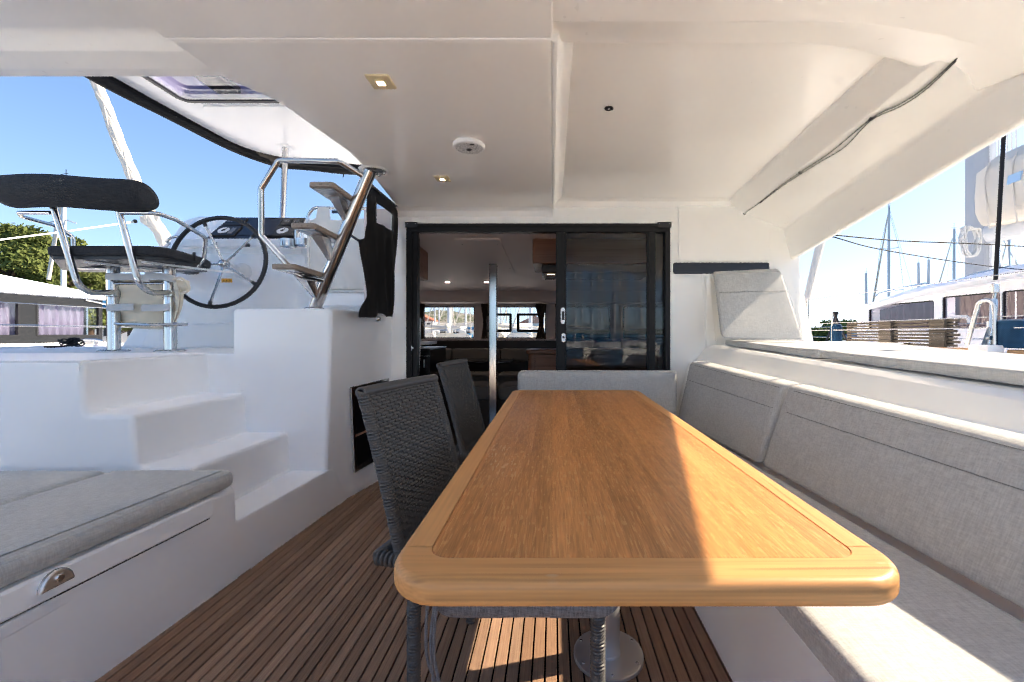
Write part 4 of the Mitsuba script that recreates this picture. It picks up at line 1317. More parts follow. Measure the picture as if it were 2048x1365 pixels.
body = cpoly([(238, 697), (266, 652), (300, 600), (326, 540), (330, 505), (342, 487), (372, 480), (612, 478), (640, 482), (735, 484), (735, 697)], yc)
put('body', prism(fillet(body, [0, .02, .3, .3, .1, .06, .02, .02, .02, 0, 0], 5, closed=True), yc, yc + .45, 'y', r=.03, seg=4), GELW, t, smooth=40)
put('plinth', prism(fillet(cpoly([(276, 697), (300, 652), (520, 640), (735, 640), (735, 697)], yc - .05), .02, 4, closed=True), yc - .05, yc + .2, 'y', r=.02), GELW, t, smooth=40)
ledge = put('ledge', prism(fillet(cpoly([(345, 494), (372, 478), (616, 478), (616, 494)], yc - .05), .015, 4, closed=True), yc - .06, yc + .1, 'y', r=.01), GELW, t, smooth=40)
# dash hood: left cheek and instrument board sloping away
pA, pB, pC, pD = at(415, 478, 3.66), at(588, 479, 3.66), at(611, 438, 3.92), at(462, 437, 3.92)
put('dash_hood', [hull([pA + (-.10, 0, -.01), pB + (.06, 0, -.01), pC + (.05, 0, -.012), pD + (-.06, 0, -.012), pA + (-.18, 0, -.12), pB + (.06, 0, -.12), pC + (.05, .1, -.3), pD + (-.2, .1, -.3)], .006),
                  hull([at(332, 500, 3.7), at(372, 444, 3.95), at(400, 436, 3.98), at(462, 440, 3.98), at(418, 486, 3.7), at(340, 520, 3.9), at(420, 520, 3.9)], .012)], GELW, t, smooth=35)


def dash(u, v, off=.004):
    """point on the sloping instrument board, u to the right, v up, both 0 to 1"""
    p = (pA * (1 - u) + pB * u) * (1 - v) + (pD * (1 - u) + pC * u) * v
    return p + DN * off


DN = np.cross(pB - pA, pD - pA); DN /= np.linalg.norm(DN)
DN = DN if DN[1] < 0 else -DN


def dplate(u0, u1, v0, v1, a, b, r=0.0):
    return hull([dash(u, v, o) for u in (u0, u1) for v in (v0, v1) for o in (a, b)], r)


bd = put('instrument_board', dplate(0, 1, 0, 1, -.003, .006, .003), BLKG, t, smooth=30)
put('chart_screen', dplate(.32, .72, .12, .92, .0095, .013), NAVY, bd, smooth=False)
for (u0, u1) in ((.02, .29), (.74, .985)):
    g = put('gauge_bezel', dplate(u0, u1, .08, .50, .0095, .020, .003), BLKP, t, smooth=30)
    cu, cv = (u0 + u1) / 2 - .03, .29
    put('dial', lathe([(0, .004), (.046, .004), (.048, .002), (.048, 0)], 28, dash(cu, cv, .022), DN), WHTP, g, smooth=40)
    put('dial_mark', lathe([(0, .0045), (.017, .0045), (.018, .004)], 20, dash(cu, cv, .0225), DN), DKGREY, g)
    pu = dash(cu, cv, .0275)
    put('needle', tube([pu, pu + (dash(cu + .06, cv + .25, .0275) - pu) * .55], .0022, 5), ORANGE if False else BLKP, g)
for k, (u0, u1, v0, v1) in enumerate(((.02, .26, .58, .90), (.75, .86, .60, .92), (.88, .985, .60, .92))):
    g = put('display', dplate(u0, u1, v0, v1, .0095, .017, .003), BLKP, t, smooth=30)
    put('display_glass', dplate(u0 + .015, u1 - .015, v0 + .08, v1 - .06, .0205, .0225), BLKG, g, smooth=False)
    for j in range(3):
        put('display_text', dplate(u0 + .025 + j * .025, u0 + .040 + j * .025, v0 + .14, v0 + .18, .0228, .0236), GREYP, g, smooth=False)
for j in range(4):
    put('key', dplate(.235 + .014 * j - .03, .245 + .014 * j - .03, .14, .4, .0235, .026), GREYP, t, smooth=False)
# warning sticker with three triangles
sc_ = at(453.5, 561.5, yc - .002)
stk = put('warning_sticker', rbox(sc_[0] - .046, sc_[0] + .046, yc - .0025, yc - .0005, sc_[2] - .017, sc_[2] + .017, .001), ORANGE, t, label='orange warning sticker with three triangles')
for k in (-1, 0, 1):
    x = sc_[0] + .028 * k
    tri = Polygon([(x - .010, sc_[2] - .009), (x + .010, sc_[2] - .009), (x, sc_[2] + .009)])
    put('triangle', [holed(tri.difference(tri.buffer(-.0022)), yc - .0036, yc - .0026, 'y'), bx(x - .0008, x + .0008, yc - .0036, yc - .0026, sc_[2] - .004, sc_[2] + .003)], BLKP, stk, smooth=False)
# compass, cup holder, throttle and small fittings on the ledge
cq = at(370, 536, yc - .05)
put('speaker_pod', prism(fillet(cpoly([(345, 530), (378, 530), (375, 545), (350, 546)], yc - .12), .015, 4, closed=True), yc - .12, yc, 'y', r=.008), BLKP, t, smooth=40)
for px, py in ((428, 487), (494, 491)):
    q = at(px, py, yc - .065)
    put('switch_box', rbox(q[0] - .022, q[0] + .022, yc - .075, yc - .055, q[2] - .013, q[2] + .013, .004), BLKP if px > 450 else STEEL, t)
q = at(580, 488, yc - .1)
put('cup_holder', [lathe([(.052, -.03), (.056, .03), (.060, .032), (.060, -.03), (.052, -.03)], 24, (q[0], q[1] - .02, q[2])), lathe([(.050, -.02), (.054, .034), (.058, .036), (.058, -.02)], 24, (q[0] + .12, q[1] - .02, q[2]))], CHROME, t, smooth=50)
for px in (592, 603):
    q = at(px, 452, yc - .02)
    put('light_dome', lathe([(0, .018), (.012, .014), (.017, .0), (.017, -.02)], 16, q), CHROME, t, smooth=50)
    put('light_stem', tube([q + (0, 0, -.02), q + (0, .0, -.17)], .010, 8), CHROME, t)
q = at(600, 520, yc)
put('cubby', [prism(fillet(cpoly([(583, 512), (610, 509), (612, 540), (588, 540)], yc - .05), .01, 3, closed=True), yc - .05, yc, 'y', r=.01)], GELW, t, smooth=40)
rr = [at(338, 487, 3.6), at(334, 483, 3.58), at(342, 476, 3.58), at(353, 474, 3.60), at(356, 477, 3.64)]
put('grab_rail', tube(catmull([at(325, 498, 3.62)] + rr, 4), .011, 8), CHROME, t)

# ================================================================== helm seat
t = thing('helm_chair', 'double helm seat with charcoal roll backrest and bench on two steel posts', 'seat')
yp = 2.9
for px in (228, 341):
    p = at(px, 694, yp)
    p[2] = ZD
    wq = .0370 if px == 228 else .0370
    top = at(px - 8 if px == 228 else px - 8, 522, yp)
    po = put('post', tube([p, (top[0], yp + .02, top[2])], .036, 20), CHROME, t, smooth=60)
    put('foot_flange', lathe([(0, .010), (.075, .010), (.085, .004), (.085, .0)], 28, p), STEEL, po, smooth=40)
    put('clamp', lathe([(.038, -.02), (.041, -.018), (.041, .018), (.038, .02)], 20, at(px - 3 if px == 228 else px, 588, yp)), CHROME, po)
# backrest roll: soft sausage with flat stitched ends
ya = 2.62
L0, L1 = at(2, 388, ya), at(288, 392, ya)
secs, nn_ = [], 28
path = catmull([at(2, 384, ya - .02), at(90, 383, ya - .06), at(190, 387, ya - .06), at(286, 394, ya - .0)], 8)
for i, p in enumerate(path):
    s = i / (len(path) - 1)
    k = 1.0 if .06 < s < .97 else (.55 + .45 * min(1, (s / .06)) ** .5 if s <= .06 else .94)
    a = np.linspace(0, 2 * math.pi, nn_ + 1)[:-1]
    ry, rz = .105 * k, .083 * k
    tw_ = -.35
    secs.append([(p[0], p[1] + ry * math.cos(x) * math.cos(tw_) - rz * math.sin(x) * math.sin(tw_), p[2] + ry * math.cos(x) * math.sin(tw_) + rz * math.sin(x) + .004 * math.sin(9 * s + x * 2)) for x in a])
roll = put('backrest', loft(secs), FABD, t, smooth=60)
endp = path[-1]
eR = [np.array(q) + np.array([-.012, 0, 0]) for q in secs[-1]]
put('end_panel', loft([[np.array(q) for q in secs[-1]], [endp + (np.array(q) - endp) * .93 + np.array([.018, 0, 0]) for q in secs[-1]], [endp + (np.array(q) - endp) * .55 + np.array([.032, 0, 0]) for q in secs[-1]]]), FABD, roll, smooth=60)
put('stitching', tube([endp + (np.array(q) - endp) * 1.004 + np.array([-.016, 0, 0]) for q in secs[-1]], .0016, 5, closed=True), WHTP, roll)
# seat pad
sx0, sx1 = at(95, 505, 2.72)[0], at(404, 520, 3.0)[0]
zs_ = at(100, 495, 2.72)[2]
spoly = fillet([(at(95, 0, 2.66)[0], 2.66), (at(325, 0, 2.66)[0], 2.66), (at(412, 0, 3.14)[0] + .03, 3.10), (at(412, 0, 3.2)[0], 3.26), (at(120, 0, 3.26)[0], 3.26)], [.04, .10, .05, .08, .1], 6, closed=True)
pad = put('seat_pad', prism(spoly, zs_ - .062, zs_ + .0, 'z', r=.018, seg=4), FABD, t, smooth=50)
put('seat_board', prism(offset_ring(ccw(spoly), .02), zs_ - .085, zs_ - .0625, 'z', r=.003), DKGREY, t, smooth=40)
put('strap', [tube([at(388, 505, 2.97), at(389, 522, 2.97)], .012, 8, flat=(np.array([0, 1, 0]), .4))], BLKP, pad)
for px in (165, 280):
    q0 = at(px, 516, 2.7)
    put('slide_rail', hull([(q0[0] - .012, 2.72, zs_ - .088), (q0[0] + .012, 2.72, zs_ - .088), (q0[0] + .19, 3.2, zs_ - .088), (q0[0] + .214, 3.2, zs_ - .088)] + [(q0[0] - .012, 2.72, zs_ - .100), (q0[0] + .012, 2.72, zs_ - .100), (q0[0] + .19, 3.2, zs_ - .100), (q0[0] + .214, 3.2, zs_ - .100)]), WHTP, t, smooth=False)
# cranked back supports and armrest hoops
for k, pts in enumerate(([(107, 414, 2.62), (156, 572, 2.66), (182, 586, 2.75), (226, 585, 2.88)], [(236, 416, 2.62), (278, 570, 2.66), (302, 586, 2.75), (340, 586, 2.88)])):
    put('back_support', tube(fillet([at(*p) for p in pts], .09, 6), .0180, 14), CHROME, t, smooth=60)
put('armrest', tube(fillet([at(238, 426, 2.62), at(312, 426, 2.64), at(352, 440, 2.78), at(412, 476, 3.02), at(408, 516, 3.06), at(392, 538, 3.04), at(333, 538, 2.92)], .05, 6), .0130, 12), CHROME, t, smooth=60)
put('armrest', tube(fillet([at(102, 426, 2.62), at(38, 426, 2.64), at(44, 434, 2.80), at(110, 452, 3.02), at(146, 474, 3.1), at(147, 510, 3.1), at(158, 536, 3.04), at(218, 537, 2.92)], .04, 6), .0125, 12), CHROME, t, smooth=60)
put('cross_bar', tube([at(221, 567, yp), at(334, 567, yp)], .0105, 10), CHROME, t)
put('foot_rail', tube(fillet([at(230, 648, yp - .01), at(300, 650, yp - .12), at(376, 649, yp - .01)], .02, 4), .0100, 10), CHROME, t)
# canvas bag tied between the posts
t = thing('canvas_bag', 'cream canvas bag strapped between the helm seat posts', 'bag')
bp = [[], []]
us, vs = np.linspace(0, 1, 15), np.linspace(0, 1, 13)
front = []
for v in vs:
    row = []
    for u in us:
        px = 233 + 101 * u
        py = 560 + (650 + 4 * math.sin(u * 3) + 8 * u - 560) * v
        p = at(px, py, 2.93)
        b_ = math.sin(math.pi * min(1, max(0, u))) * math.sin(math.pi * min(.98, v * .9 + .1))
        p[1] -= .045 * b_ + .012 * math.sin(7 * u + 5 * v) * v + .01 * math.sin(13 * v + 3 * u)
        row.append(p)
    front.append(row)
put('body', sheet(front, (0, .06, 0)), CANVC, t, smooth=60)


def strap(pts, w, y):
    c = [at(px, py, y) for px, py in pts]
    out = []
    for i, p in enumerate(c):
        out.append([p + np.array([0, -.004 * math.sin(i * 1.7), w / 2]), p + np.array([0, -.008, 0]), p + np.array([0, -.004, -w / 2])])
    return sheet(out, (0, .006, 0))


for pts, w, y in (([(212, 553), (238, 554), (262, 554), (300, 558)], .046, 2.853), ([(290, 551), (320, 553), (345, 558), (352, 560)], .046, 2.850), ([(214, 616), (245, 615), (268, 614)], .046, 2.853), ([(284, 616), (318, 616), (340, 614)], .046, 2.853)):
    put('strap', strap(catmull([(a, b, 0) for a, b in pts], 4)[:, :2], w, y), prin('strap_webbing', (.50, .50, .50), .8, .2), t, smooth=60)
flap = []
for v in np.linspace(0, 1, 14):
    cxp = 352 + 8 * math.sin(v * 2.4) - 10 * v ** 2
    wv_ = 16 * (1 - .75 * abs(v - .35) ** 1.2) * (1 - .6 * v ** 3)
    flap.append([at(cxp + wv_ * (u - .5), 560 + 84 * v, 2.90 - .05 * math.sin(math.pi * u) - .02 * math.sin(6 * v)) for u in np.linspace(0, 1, 9)])
put('side_flap', sheet(flap, (0, .012, 0)), CANVC, t, smooth=60)
put('draw_loop', tube(catmull([at(346, 560, 2.84), at(360, 556, 2.83), at(374, 566, 2.83), at(378, 580, 2.83), at(364, 588, 2.84), at(352, 582, 2.84)], 6), .007, 8), CANVC, t)
pk = [[at(352 + 22 * u, 562 + 22 * v - 3 * u * v, 2.86 - .02 * math.sin(math.pi * v)) for u in np.linspace(0, 1, 5)] for v in np.linspace(0, 1, 6)]
put('pocket', sheet(pk, (0, .02, 0)), CANVC, t, smooth=60)

# ================================================================== bimini over the helm
zb = CH + 1.83
t = thing('helm_bimini', 'white hard bimini roof over the helm with a tinted skylight and black rolled canvas edge', 'canopy')
outl = fillet([(-3.16, 1.9), (-3.12, 3.3), (-3.05, 4.35), (-1.85, 4.66), (0.2, 4.7), (0.2, 1.9)], [0, .5, .5, .6, 0, 0], 10, closed=True)
big = Polygon(outl)
sk = sbox(-2.86, 2.3, -1.95, 3.30).buffer(-.06).buffer(.06)
put('roof', holed(big.difference(sk), zb, zb + .10, 'z'), GELW, t, smooth=30)
inner_ = ccw(np.array(big.buffer(-.32).exterior.coords)[:-1])
put('underside_panel', holed(Polygon(offset_ring(inner_, 0)).difference(sk.buffer(.10)), zb - .016, zb - .0005, 'z'), GELW, t, smooth=30)
put('skylight_frame', holed(sk.buffer(.018).difference(sk.buffer(-.012)), zb - .03, zb - .017, 'z'), BLKP, t, smooth=30)
put('skylight_pane', tm([(-2.88, 2.28, zb + .03), (-1.93, 2.28, zb + .03), (-1.93, 3.32, zb + .03), (-2.88, 3.32, zb + .03)], [[0, 1, 2], [0, 2, 3]]), VIOLET, t, smooth=False)
put('skylight_bar', [bx(-2.60, -2.42, 2.25, 3.34, zb + .035, zb + .08), bx(-2.9, -1.9, 2.90, 2.93, zb + .035, zb + .07)], BLKP, t, smooth=False)
ed = np.array(catmull([(-3.19, 1.9, 0), (-3.17, 2.6, 0), (-3.15, 3.3, 0), (-3.06, 4.1, 0), (-2.86, 4.46, 0), (-2.5, 4.60, 0), (-1.85, 4.71, 0), (-1.0, 4.75, 0), (.2, 4.77, 0)], 10))[:, :2]
P = []
for i, (x, y) in enumerate(ed):
    w_ = .005 * math.sin(i * .33) + .002 * math.sin(i * 1.3 + 1)
    P.append([(x, y, zb - .075 + w_), (x - .03, y + .012, zb - .05 + .5 * w_), (x - .032, y + .014, zb + .02), (x - .006, y + .003, zb + .075)])
put('canvas_edge', sheet(P, (.012, -.012, .006)), CANVB, t, smooth=60)
put('canvas_roll', tube([(x - .012, y + .005, zb - .045 + .004 * math.sin(i * .3)) for i, (x, y) in enumerate(ed)], [.032 + .003 * math.sin(i * .5) for i in range(len(ed))], 10), CANVB, t, smooth=60)
put('tie', tube([(-2.3, 4.68, zb - .06), (-2.3, 4.67, zb - .11)], .006, 6), CANVB, t)
q1, q0 = at(571, 292, 4.13), at(563, 452, 4.0)
q1[2] = zb - .012
put('pole', tube([q0 + (0, 0, -.2), q1], .026, 16), CHROME, t, smooth=60)
put('pole_collar', lathe([(.026, -.012), (.075, -.010), (.085, -.002), (.085, .002)], 28, q1), GELW, t, smooth=40)

# ================================================================== canvas screens beside the helm
t = thing('canvas_screen', 'white canvas spray screen with a scooped top behind the ladder', 'screen')
ys_ = 3.5
top = [(616, 440), (622, 441), (632, 436), (635, 416), (642, 414), (658, 415), (661, 440), (668, 440), (676, 441), (700, 437), (742, 438)]
poly = [(616, 582)] + top + [(742, 582)]
g = Polygon(cpoly(poly, ys_)).buffer(0)
V_, F_ = trimesh.creation.triangulate_polygon(g, engine='earcut')
put('cloth', holed(g, ys_, ys_ + .006, 'y'), CANVW, t, smooth=False)
rows_ = []
for v in np.linspace(0, 1, 16):
    rows_.append([at(620 + 118 * u, 444 + 134 * v, ys_ - .016 - .010 * math.sin(7 * u + 4 * v) - .008 * math.sin(15 * u - 9 * v)) for u in np.linspace(0, 1, 20)])
put('window_panel', sheet(rows_, (0, .003, 0)), CANVW, t, smooth=60)
put('hem', [tube([at(617, 440, ys_ - .03), at(617, 583, ys_ - .03)], .010, 8), tube([at(616, 583, ys_ - .03), at(742, 583, ys_ - .03)], .010, 8)], CANVW, t)
put('frame', tube(fillet([at(617, 462, ys_ + .02), at(616, 430, ys_ + .02), at(628, 416, ys_ + .02), at(745, 418, ys_ + .02)], .05, 5), .0125, 10), CHROME, t, smooth=60)
put('dark_window', prism(cpoly([(663, 421), (684, 421), (686, 427), (664, 427)], ys_ - .006), ys_ - .006, ys_ - .001, 'y'), NAVY, t, smooth=False)
put('base_strip', prism(fillet(cpoly([(630, 586), (742, 588), (742, 612), (628, 612)], 3.46), .01, 3, closed=True), 3.44, 3.6, 'y', r=.008), GELW, t, smooth=40)
t = thing('side_curtain', 'black canvas side curtain with a clear window, hanging beside the sliding door', 'curtain')
XC = -1.165


def cy(px, py):
    p = onx(px, py, XC)
    return p[1], p[2]


outl_ = Polygon([cy(*q) for q in ((741, 373), (797, 420), (783, 634), (768, 634), (764, 628), (755, 627), (749, 636), (717, 635), (720, 620), (729, 592), (724, 530), (719, 480), (731, 476), (737, 447), (732, 384))])
wn = Polygon([cy(*q) for q in ((754, 407), (786, 431), (785, 463), (753, 446))])
cl = outl_.difference(wn)


def wavy(poly, th, amp):
    """upright cloth: polygon in (y, z) cut into small triangles and rippled"""
    zs = np.arange(poly.bounds[1] - .03, poly.bounds[3] + .03, .03)
    ysn = np.arange(poly.bounds[0] - .02, poly.bounds[2] + .02, .02)
    V, Fc = [], []
    for i in range(len(ysn) - 1):
        for j in range(len(zs) - 1):
            c_ = poly.intersection(sbox(ysn[i], zs[j], ysn[i + 1], zs[j + 1]))
            for gg in getattr(c_, 'geoms', [c_]):
                if gg.geom_type != 'Polygon' or gg.area < 1e-9:
                    continue
                vv, ff = trimesh.creation.triangulate_polygon(gg, engine='earcut')
                Fc += [tuple(np.asarray(f) + len(V)) for f in ff]
                V += [tuple(v) for v in vv[:, :2]]
    V = np.array(V)
    x = XC + amp * np.sin(V[:, 0] * 42 + V[:, 1] * 3) * np.clip((CH + .95 - V[:, 1]) / .5, .1, 1) + .6 * amp * np.sin(V[:, 0] * 17 - V[:, 1] * 9)
    m0 = tm(np.stack([x, V[:, 0], V[:, 1]], 1), Fc)
    m1 = m0.copy(); m1.apply_translation([th, 0, 0])
    return [m0, m1]


put('cloth', wavy(cl, .004, .010), CANVB, t, smooth=60)
p4 = [onx(px, py, XC) for px, py in ((752, 404), (788, 429), (787, 466), (751, 448))]
put('clear_window', tm(p4, [[0, 1, 2], [0, 2, 3]]), mat('clear_vinyl', {'type': 'thindielectric', 'int_ior': 1.5, 'specular_transmittance': rgb(.8, .8, .8)}), t, smooth=False)
put('top_rail', tube([onx(738, 368, XC), onx(799, 420, XC)], .012, 8), BLKP, t)
put('strap', tube([onx(718, 482, XC), at(706, 474, 2.9), at(694, 463, 3.1)], .008, 6), CANVB, t)
t = thing('turn_button', 'small round steel fastener below the black side curtain', 'fitting')
q = onx(755, 638, XC - .01)
put('boss', lathe([(0, .022), (.010, .020), (.016, .012), (.018, 0), (0, 0)], 18, q, (1, -.15, 0)), CHROME, t, smooth=40)
# ================================================================== own boat: starboard deck gear
XG = 2.62
ZG = CH - .125
t = thing('shroud', 'thick dark rod shroud with a pale blue turnbuckle rising past the right side deck', 'rigging')
s0_, s1_ = at(1978, 690, 2.50), at(1991, 560, 2.50)
s2_ = at(2008, 262, 2.52)
put('wire', tube([s1_, s2_, s2_ + (s2_ - s1_) * 3.2], .0105, 12), ROPEB, t, smooth=60)
put('turnbuckle', tube([at(1984, 658, 2.5), at(1986, 640, 2.5), at(1988, 605, 2.5), at(1989, 598, 2.5)], [.011, .017, .017, .012], 14), prin('blue_sleeve', (.30, .42, .60), .3, .5), t, smooth=60)
put('rod', tube([s0_, at(1986, 640, 2.5)], .009, 10), CHROME, t, smooth=60)
put('rod', tube([at(1988, 605, 2.5), at(1991, 575, 2.5)], .009, 10), CHROME, t, smooth=60)
q = at(1990, 577, 2.5)
put('fork', [rbox(q[0] - .018, q[0] + .018, 2.488, 2.512, q[2] - .028, q[2] + .03, .006)], STEEL, t)
put('chainplate', [hull([at(1962, 690, 2.5), at(1995, 690, 2.5), at(1975, 655, 2.5), at(1986, 655, 2.5), at(1962, 690, 2.52), at(1995, 690, 2.52), at(1975, 655, 2.52), at(1986, 655, 2.52)])], STEEL, t, smooth=30)
q = at(1978, 676, 2.5)
put('pin', lathe([(0, .016), (.012, .014), (.013, 0), (.0, -.02)], 14, q, (0, -1, 0)), CHROME, t)
q = at(1978, 700, 2.48)
put('deck_block', prism(fillet([(q[0] - .055, CH - .17), (q[0] + .055, CH - .17), (q[0] + .045, CH - .065), (q[0] - .045, CH - .065)], .008, 3, closed=True), 2.44, 2.56, 'y', r=.005), GELW, t, smooth=35)

STX = XG - .02
stn = thing('lifeline_rail', 'stainless stanchions with thin lifelines along the starboard side deck', 'railing')
ys_st = (6.6, 4.33)
for y in ys_st:
    st_ = put('stanchion', tube([(STX, y, ZG), (STX, y, CH + .345), (STX, y, CH + .36)], [.0125, .0125, .009], 12), CHROME, stn, smooth=60)
    put('base', lathe([(.03, 0), (.028, .012), (.016, .02), (.014, .05), (.0125, .05)], 16, (STX, y, ZG)), STEEL, st_)
put('stanchion', tube([(STX, 3.95, ZG), (STX, 3.95, CH + .2)], .008, 10), CHROME, stn, smooth=60)
for z in (.355, .10, .034):
    put('lifeline', tube([(STX, y, CH + z - .012 * math.sin(math.pi * (y + 1) / 8) * (z > .3)) for y in np.linspace(-1.2, 8.4, 16)], .0030 if z != .034 else .0042, 6), STEEL, stn)
gt = [at(1934, 690, 2.64), at(1957, 604, 2.64), at(1972, 597, 2.60), at(1986, 604, 2.55), at(1985, 690, 2.55)]
put('gate_hoop', tube(fillet([(XG - .03, p[1], p[2]) for p in [onx(1934, 690, XG - .03), onx(1958, 603, XG - .03), onx(1988, 600, XG - .03), onx(1990, 690, XG - .03)]], .04, 5), .0125, 12), STEEL, stn, smooth=60)
# teak toe rail in lengths
for k, (a, b) in enumerate(((1590, 1738), (1826, 1956), (2022, 2300))):
    pa, pb = onx(a, 690, XG), onx(b, 690, XG)
    t = thing('toe_rail', ('length of teak toe rail between the stanchion and the steel fairlead', 'length of teak toe rail between the steel fairlead and the shroud', 'short length of teak toe rail at the right edge behind the shroud')[k], 'rail', 'teak toe rails')
    put('rail', prism(fillet([(XG - .035, ZG - .02), (XG + .03, ZG - .02), (XG + .025, ZG + .035), (XG - .025, ZG + .035)], .012, 4, closed=True), pb[1], pa[1], 'y', r=.006), TRIMW, t, smooth=40)
pa, pb = onx(1744, 690, XG), onx(1822, 690, XG)
t = thing('fairlead', 'polished steel fairlead plate with a spool between the teak rails', 'fitting')
put('plate', prism(fillet([(pb[1] - .05, ZG - .005), (pa[1] + .06, ZG - .005), (pa[1], ZG + .012), (pb[1], ZG + .012)], .004, 3, closed=True), XG - .06, XG + .05, 'x', r=.003), STEEL, t)
put('spool', [lathe([(0, 0), (.02, .0), (.016, .02), (.022, .034), (0, .036)], 18, (XG, (pa[1] * .5 + pb[1] * .5), ZG + .012)), prism(fillet([(pb[1] + .02, ZG + .046), (pa[1] - .02, ZG + .046), (pa[1] - .04, ZG + .058), (pb[1] + .04, ZG + .058)], .004, 3, closed=True), XG - .03, XG + .03, 'x', r=.003)], CHROME, t)
# weathered wooden gangway lashed outside the lifelines
t = thing('slatted_gangway', 'weathered wooden gangway of thin slats lashed along the right side lifelines', 'gangway')
XW = XG + .03
y0_, y1_ = onx(1696, 650, XW)[1], onx(1912, 650, XW)[1]
zt_, zb_ = CH + .100, CH - .090
nsl = 8
for i in range(nsl):
    z = zb_ + (zt_ - zb_) * (i + .5) / nsl
    put('slat', prism(fillet([(XW - .010, z - .0080), (XW + .012, z - .0080), (XW + .012, z + .0080), (XW - .010, z + .0080)], .002, 2, closed=True), y1_ - .02 * (i % 2), y0_, 'y'), DRIFT, t, smooth=40)
for px0, px1 in ((1757, 1782), (1858, 1889)):
    ya_, yb_ = onx(px0, 650, XW - .03)[1], onx(px1, 650, XW - .03)[1]
    for i in range(nsl):
        z = zb_ + (zt_ - zb_) * (i + .5) / nsl
        put('cross_piece', rbox(XW - .034, XW - .0105, yb_, ya_, z - .0118, z + .0114, .003), DRIFT, t)
for px0 in (1693, 1784, 1893):
    ya_ = onx(px0, 650, XW - .02)[1]
    for i in range(nsl):
        z = zb_ + (zt_ - zb_) * (i + 1) / nsl
        put('spacer', bx(XW - .012, XW + .014, ya_ - .014, ya_ + .014, z - .0036, z + .0036), BLKP, t, smooth=False)
t = thing('round_fender', 'dark blue covered fender at the far end of the wooden gangway', 'fender', 'blue covered fenders')
q = onx(1668, 690, XG)
put('cover', lathe([(.0, .185), (.035, .188), (.046, .18), (.048, .16), (.048, .02), (.044, .004), (0, 0)], 24, (XG + .02, q[1], CH - .10)), BLUEF, t, smooth=50)
t = thing('round_fender', 'large dark blue covered fender at the right edge beside the shroud', 'fender', 'blue covered fenders')
q = onx(2040, 690, XG + .06)
put('cover', lathe([(.0, .165), (.085, .168), (.100, .158), (.103, .13), (.103, .02), (.096, .004), (0, 0)], 32, (XG + .07, q[1] + .0, CH - .085)), BLUEF, t, smooth=50)
t = thing('tripod', 'black camera tripod standing on the side deck near the forward stanchion', 'tripod')
hd_ = at(1671, 634, 4.9)
zg_ = CH - .12
for k, (px, y) in enumerate(((1650, 4.7), (1697, 4.75), (1668, 5.3))):
    f_ = at(px, 690, y); f_[2] = zg_
    put('leg', tube([hd_, (hd_ * .45 + f_ * .55), f_], [.014, .012, .008], 8), BLKP, t)
put('head', [rbox(hd_[0] - .016, hd_[0] + .016, hd_[1] - .016, hd_[1] + .016, hd_[2], hd_[2] + .03, .004), rbox(hd_[0] - .026, hd_[0] + .026, hd_[1] - .016, hd_[1] + .016, hd_[2] + .03, hd_[2] + .058, .006)], BLKP, t)
# slack black lines from the roof edge to the neighbouring boat
t = thing('mooring_line', 'upper thin dark line running from the roof edge to the right', 'rope', 'dark lines at the right')
pA_ = np.array([1.72, 2.62, CH + .61])
put('line', tube(catmull([pA_, at(1800, 482, 3.1), at(1950, 488, 3.4), at(2130, 497, 3.8), at(2300, 500, 4.2)], 8), .0042, 6), ROPEB, t)
t = thing('mooring_line', 'lower sagging dark line running from the roof edge to the right', 'rope', 'dark lines at the right')
put('line', tube(catmull([pA_ + (0, 0, -.01), at(1760, 499, 3.1), at(1920, 525, 3.6), at(2048, 540, 3.9), at(2300, 560, 4.4)], 8), .0036, 6), ROPEB, t)
# port side deck
t = thing('rope_coil', 'small dark rope coil on the sunlit port side deck', 'rope')
rc = at(143, 690, 3.6); rc[2] = ZD + .008
pts = []
for i in range(90):
    a = i * .42
    r_ = .035 + .03 * math.sin(i * .73)
    pts.append((rc[0] + r_ * 1.3 * math.cos(a), rc[1] + r_ * math.sin(a), rc[2] + .016 * (1 + math.sin(i * 1.3)) + .0005 * i))
put('coil', tube(catmull(pts, 3), .0055, 6), ROPEB, t, smooth=60)
put('tail', tube(catmull([pts[0], (rc[0] - .12, rc[1] - .02, rc[2]), (rc[0] - .25, rc[1] + .02, rc[2])], 6), .009, 6), ROPEB, t)
t = thing('deck_cleat', 'small pale cleat on the port side deck beside the rope coil', 'cleat')
ck = at(182, 686, 4.5); ck[2] = ZD
put('horns', tube([ck + (-.13, 0, .04), ck + (-.05, 0, .05), ck + (.05, 0, .05), ck + (.13, 0, .04)], [.010, .018, .018, .010], 10), STEEL, t)
put('base', rbox(ck[0] - .06, ck[0] + .06, ck[1] - .02, ck[1] + .02, ck[2] - .002, ck[2] + .045, .008), STEEL, t)
t = thing('lifeline_rail', 'thin lifelines along the port side deck behind the helm seat', 'railing')
for z in (.07, .25):
    put('lifeline', tube([(-4.44, y, CH + z + .005) for y in np.linspace(1.2, 8.4, 6)], .0032, 6), STEEL, t)
for y in (1.5, 5.2, 7.6):
    put('stanchion', tube([(-4.44, y, ZD), (-4.44, y, CH + .27)], .0125, 10), CHROME, t)

# ================================================================== boats


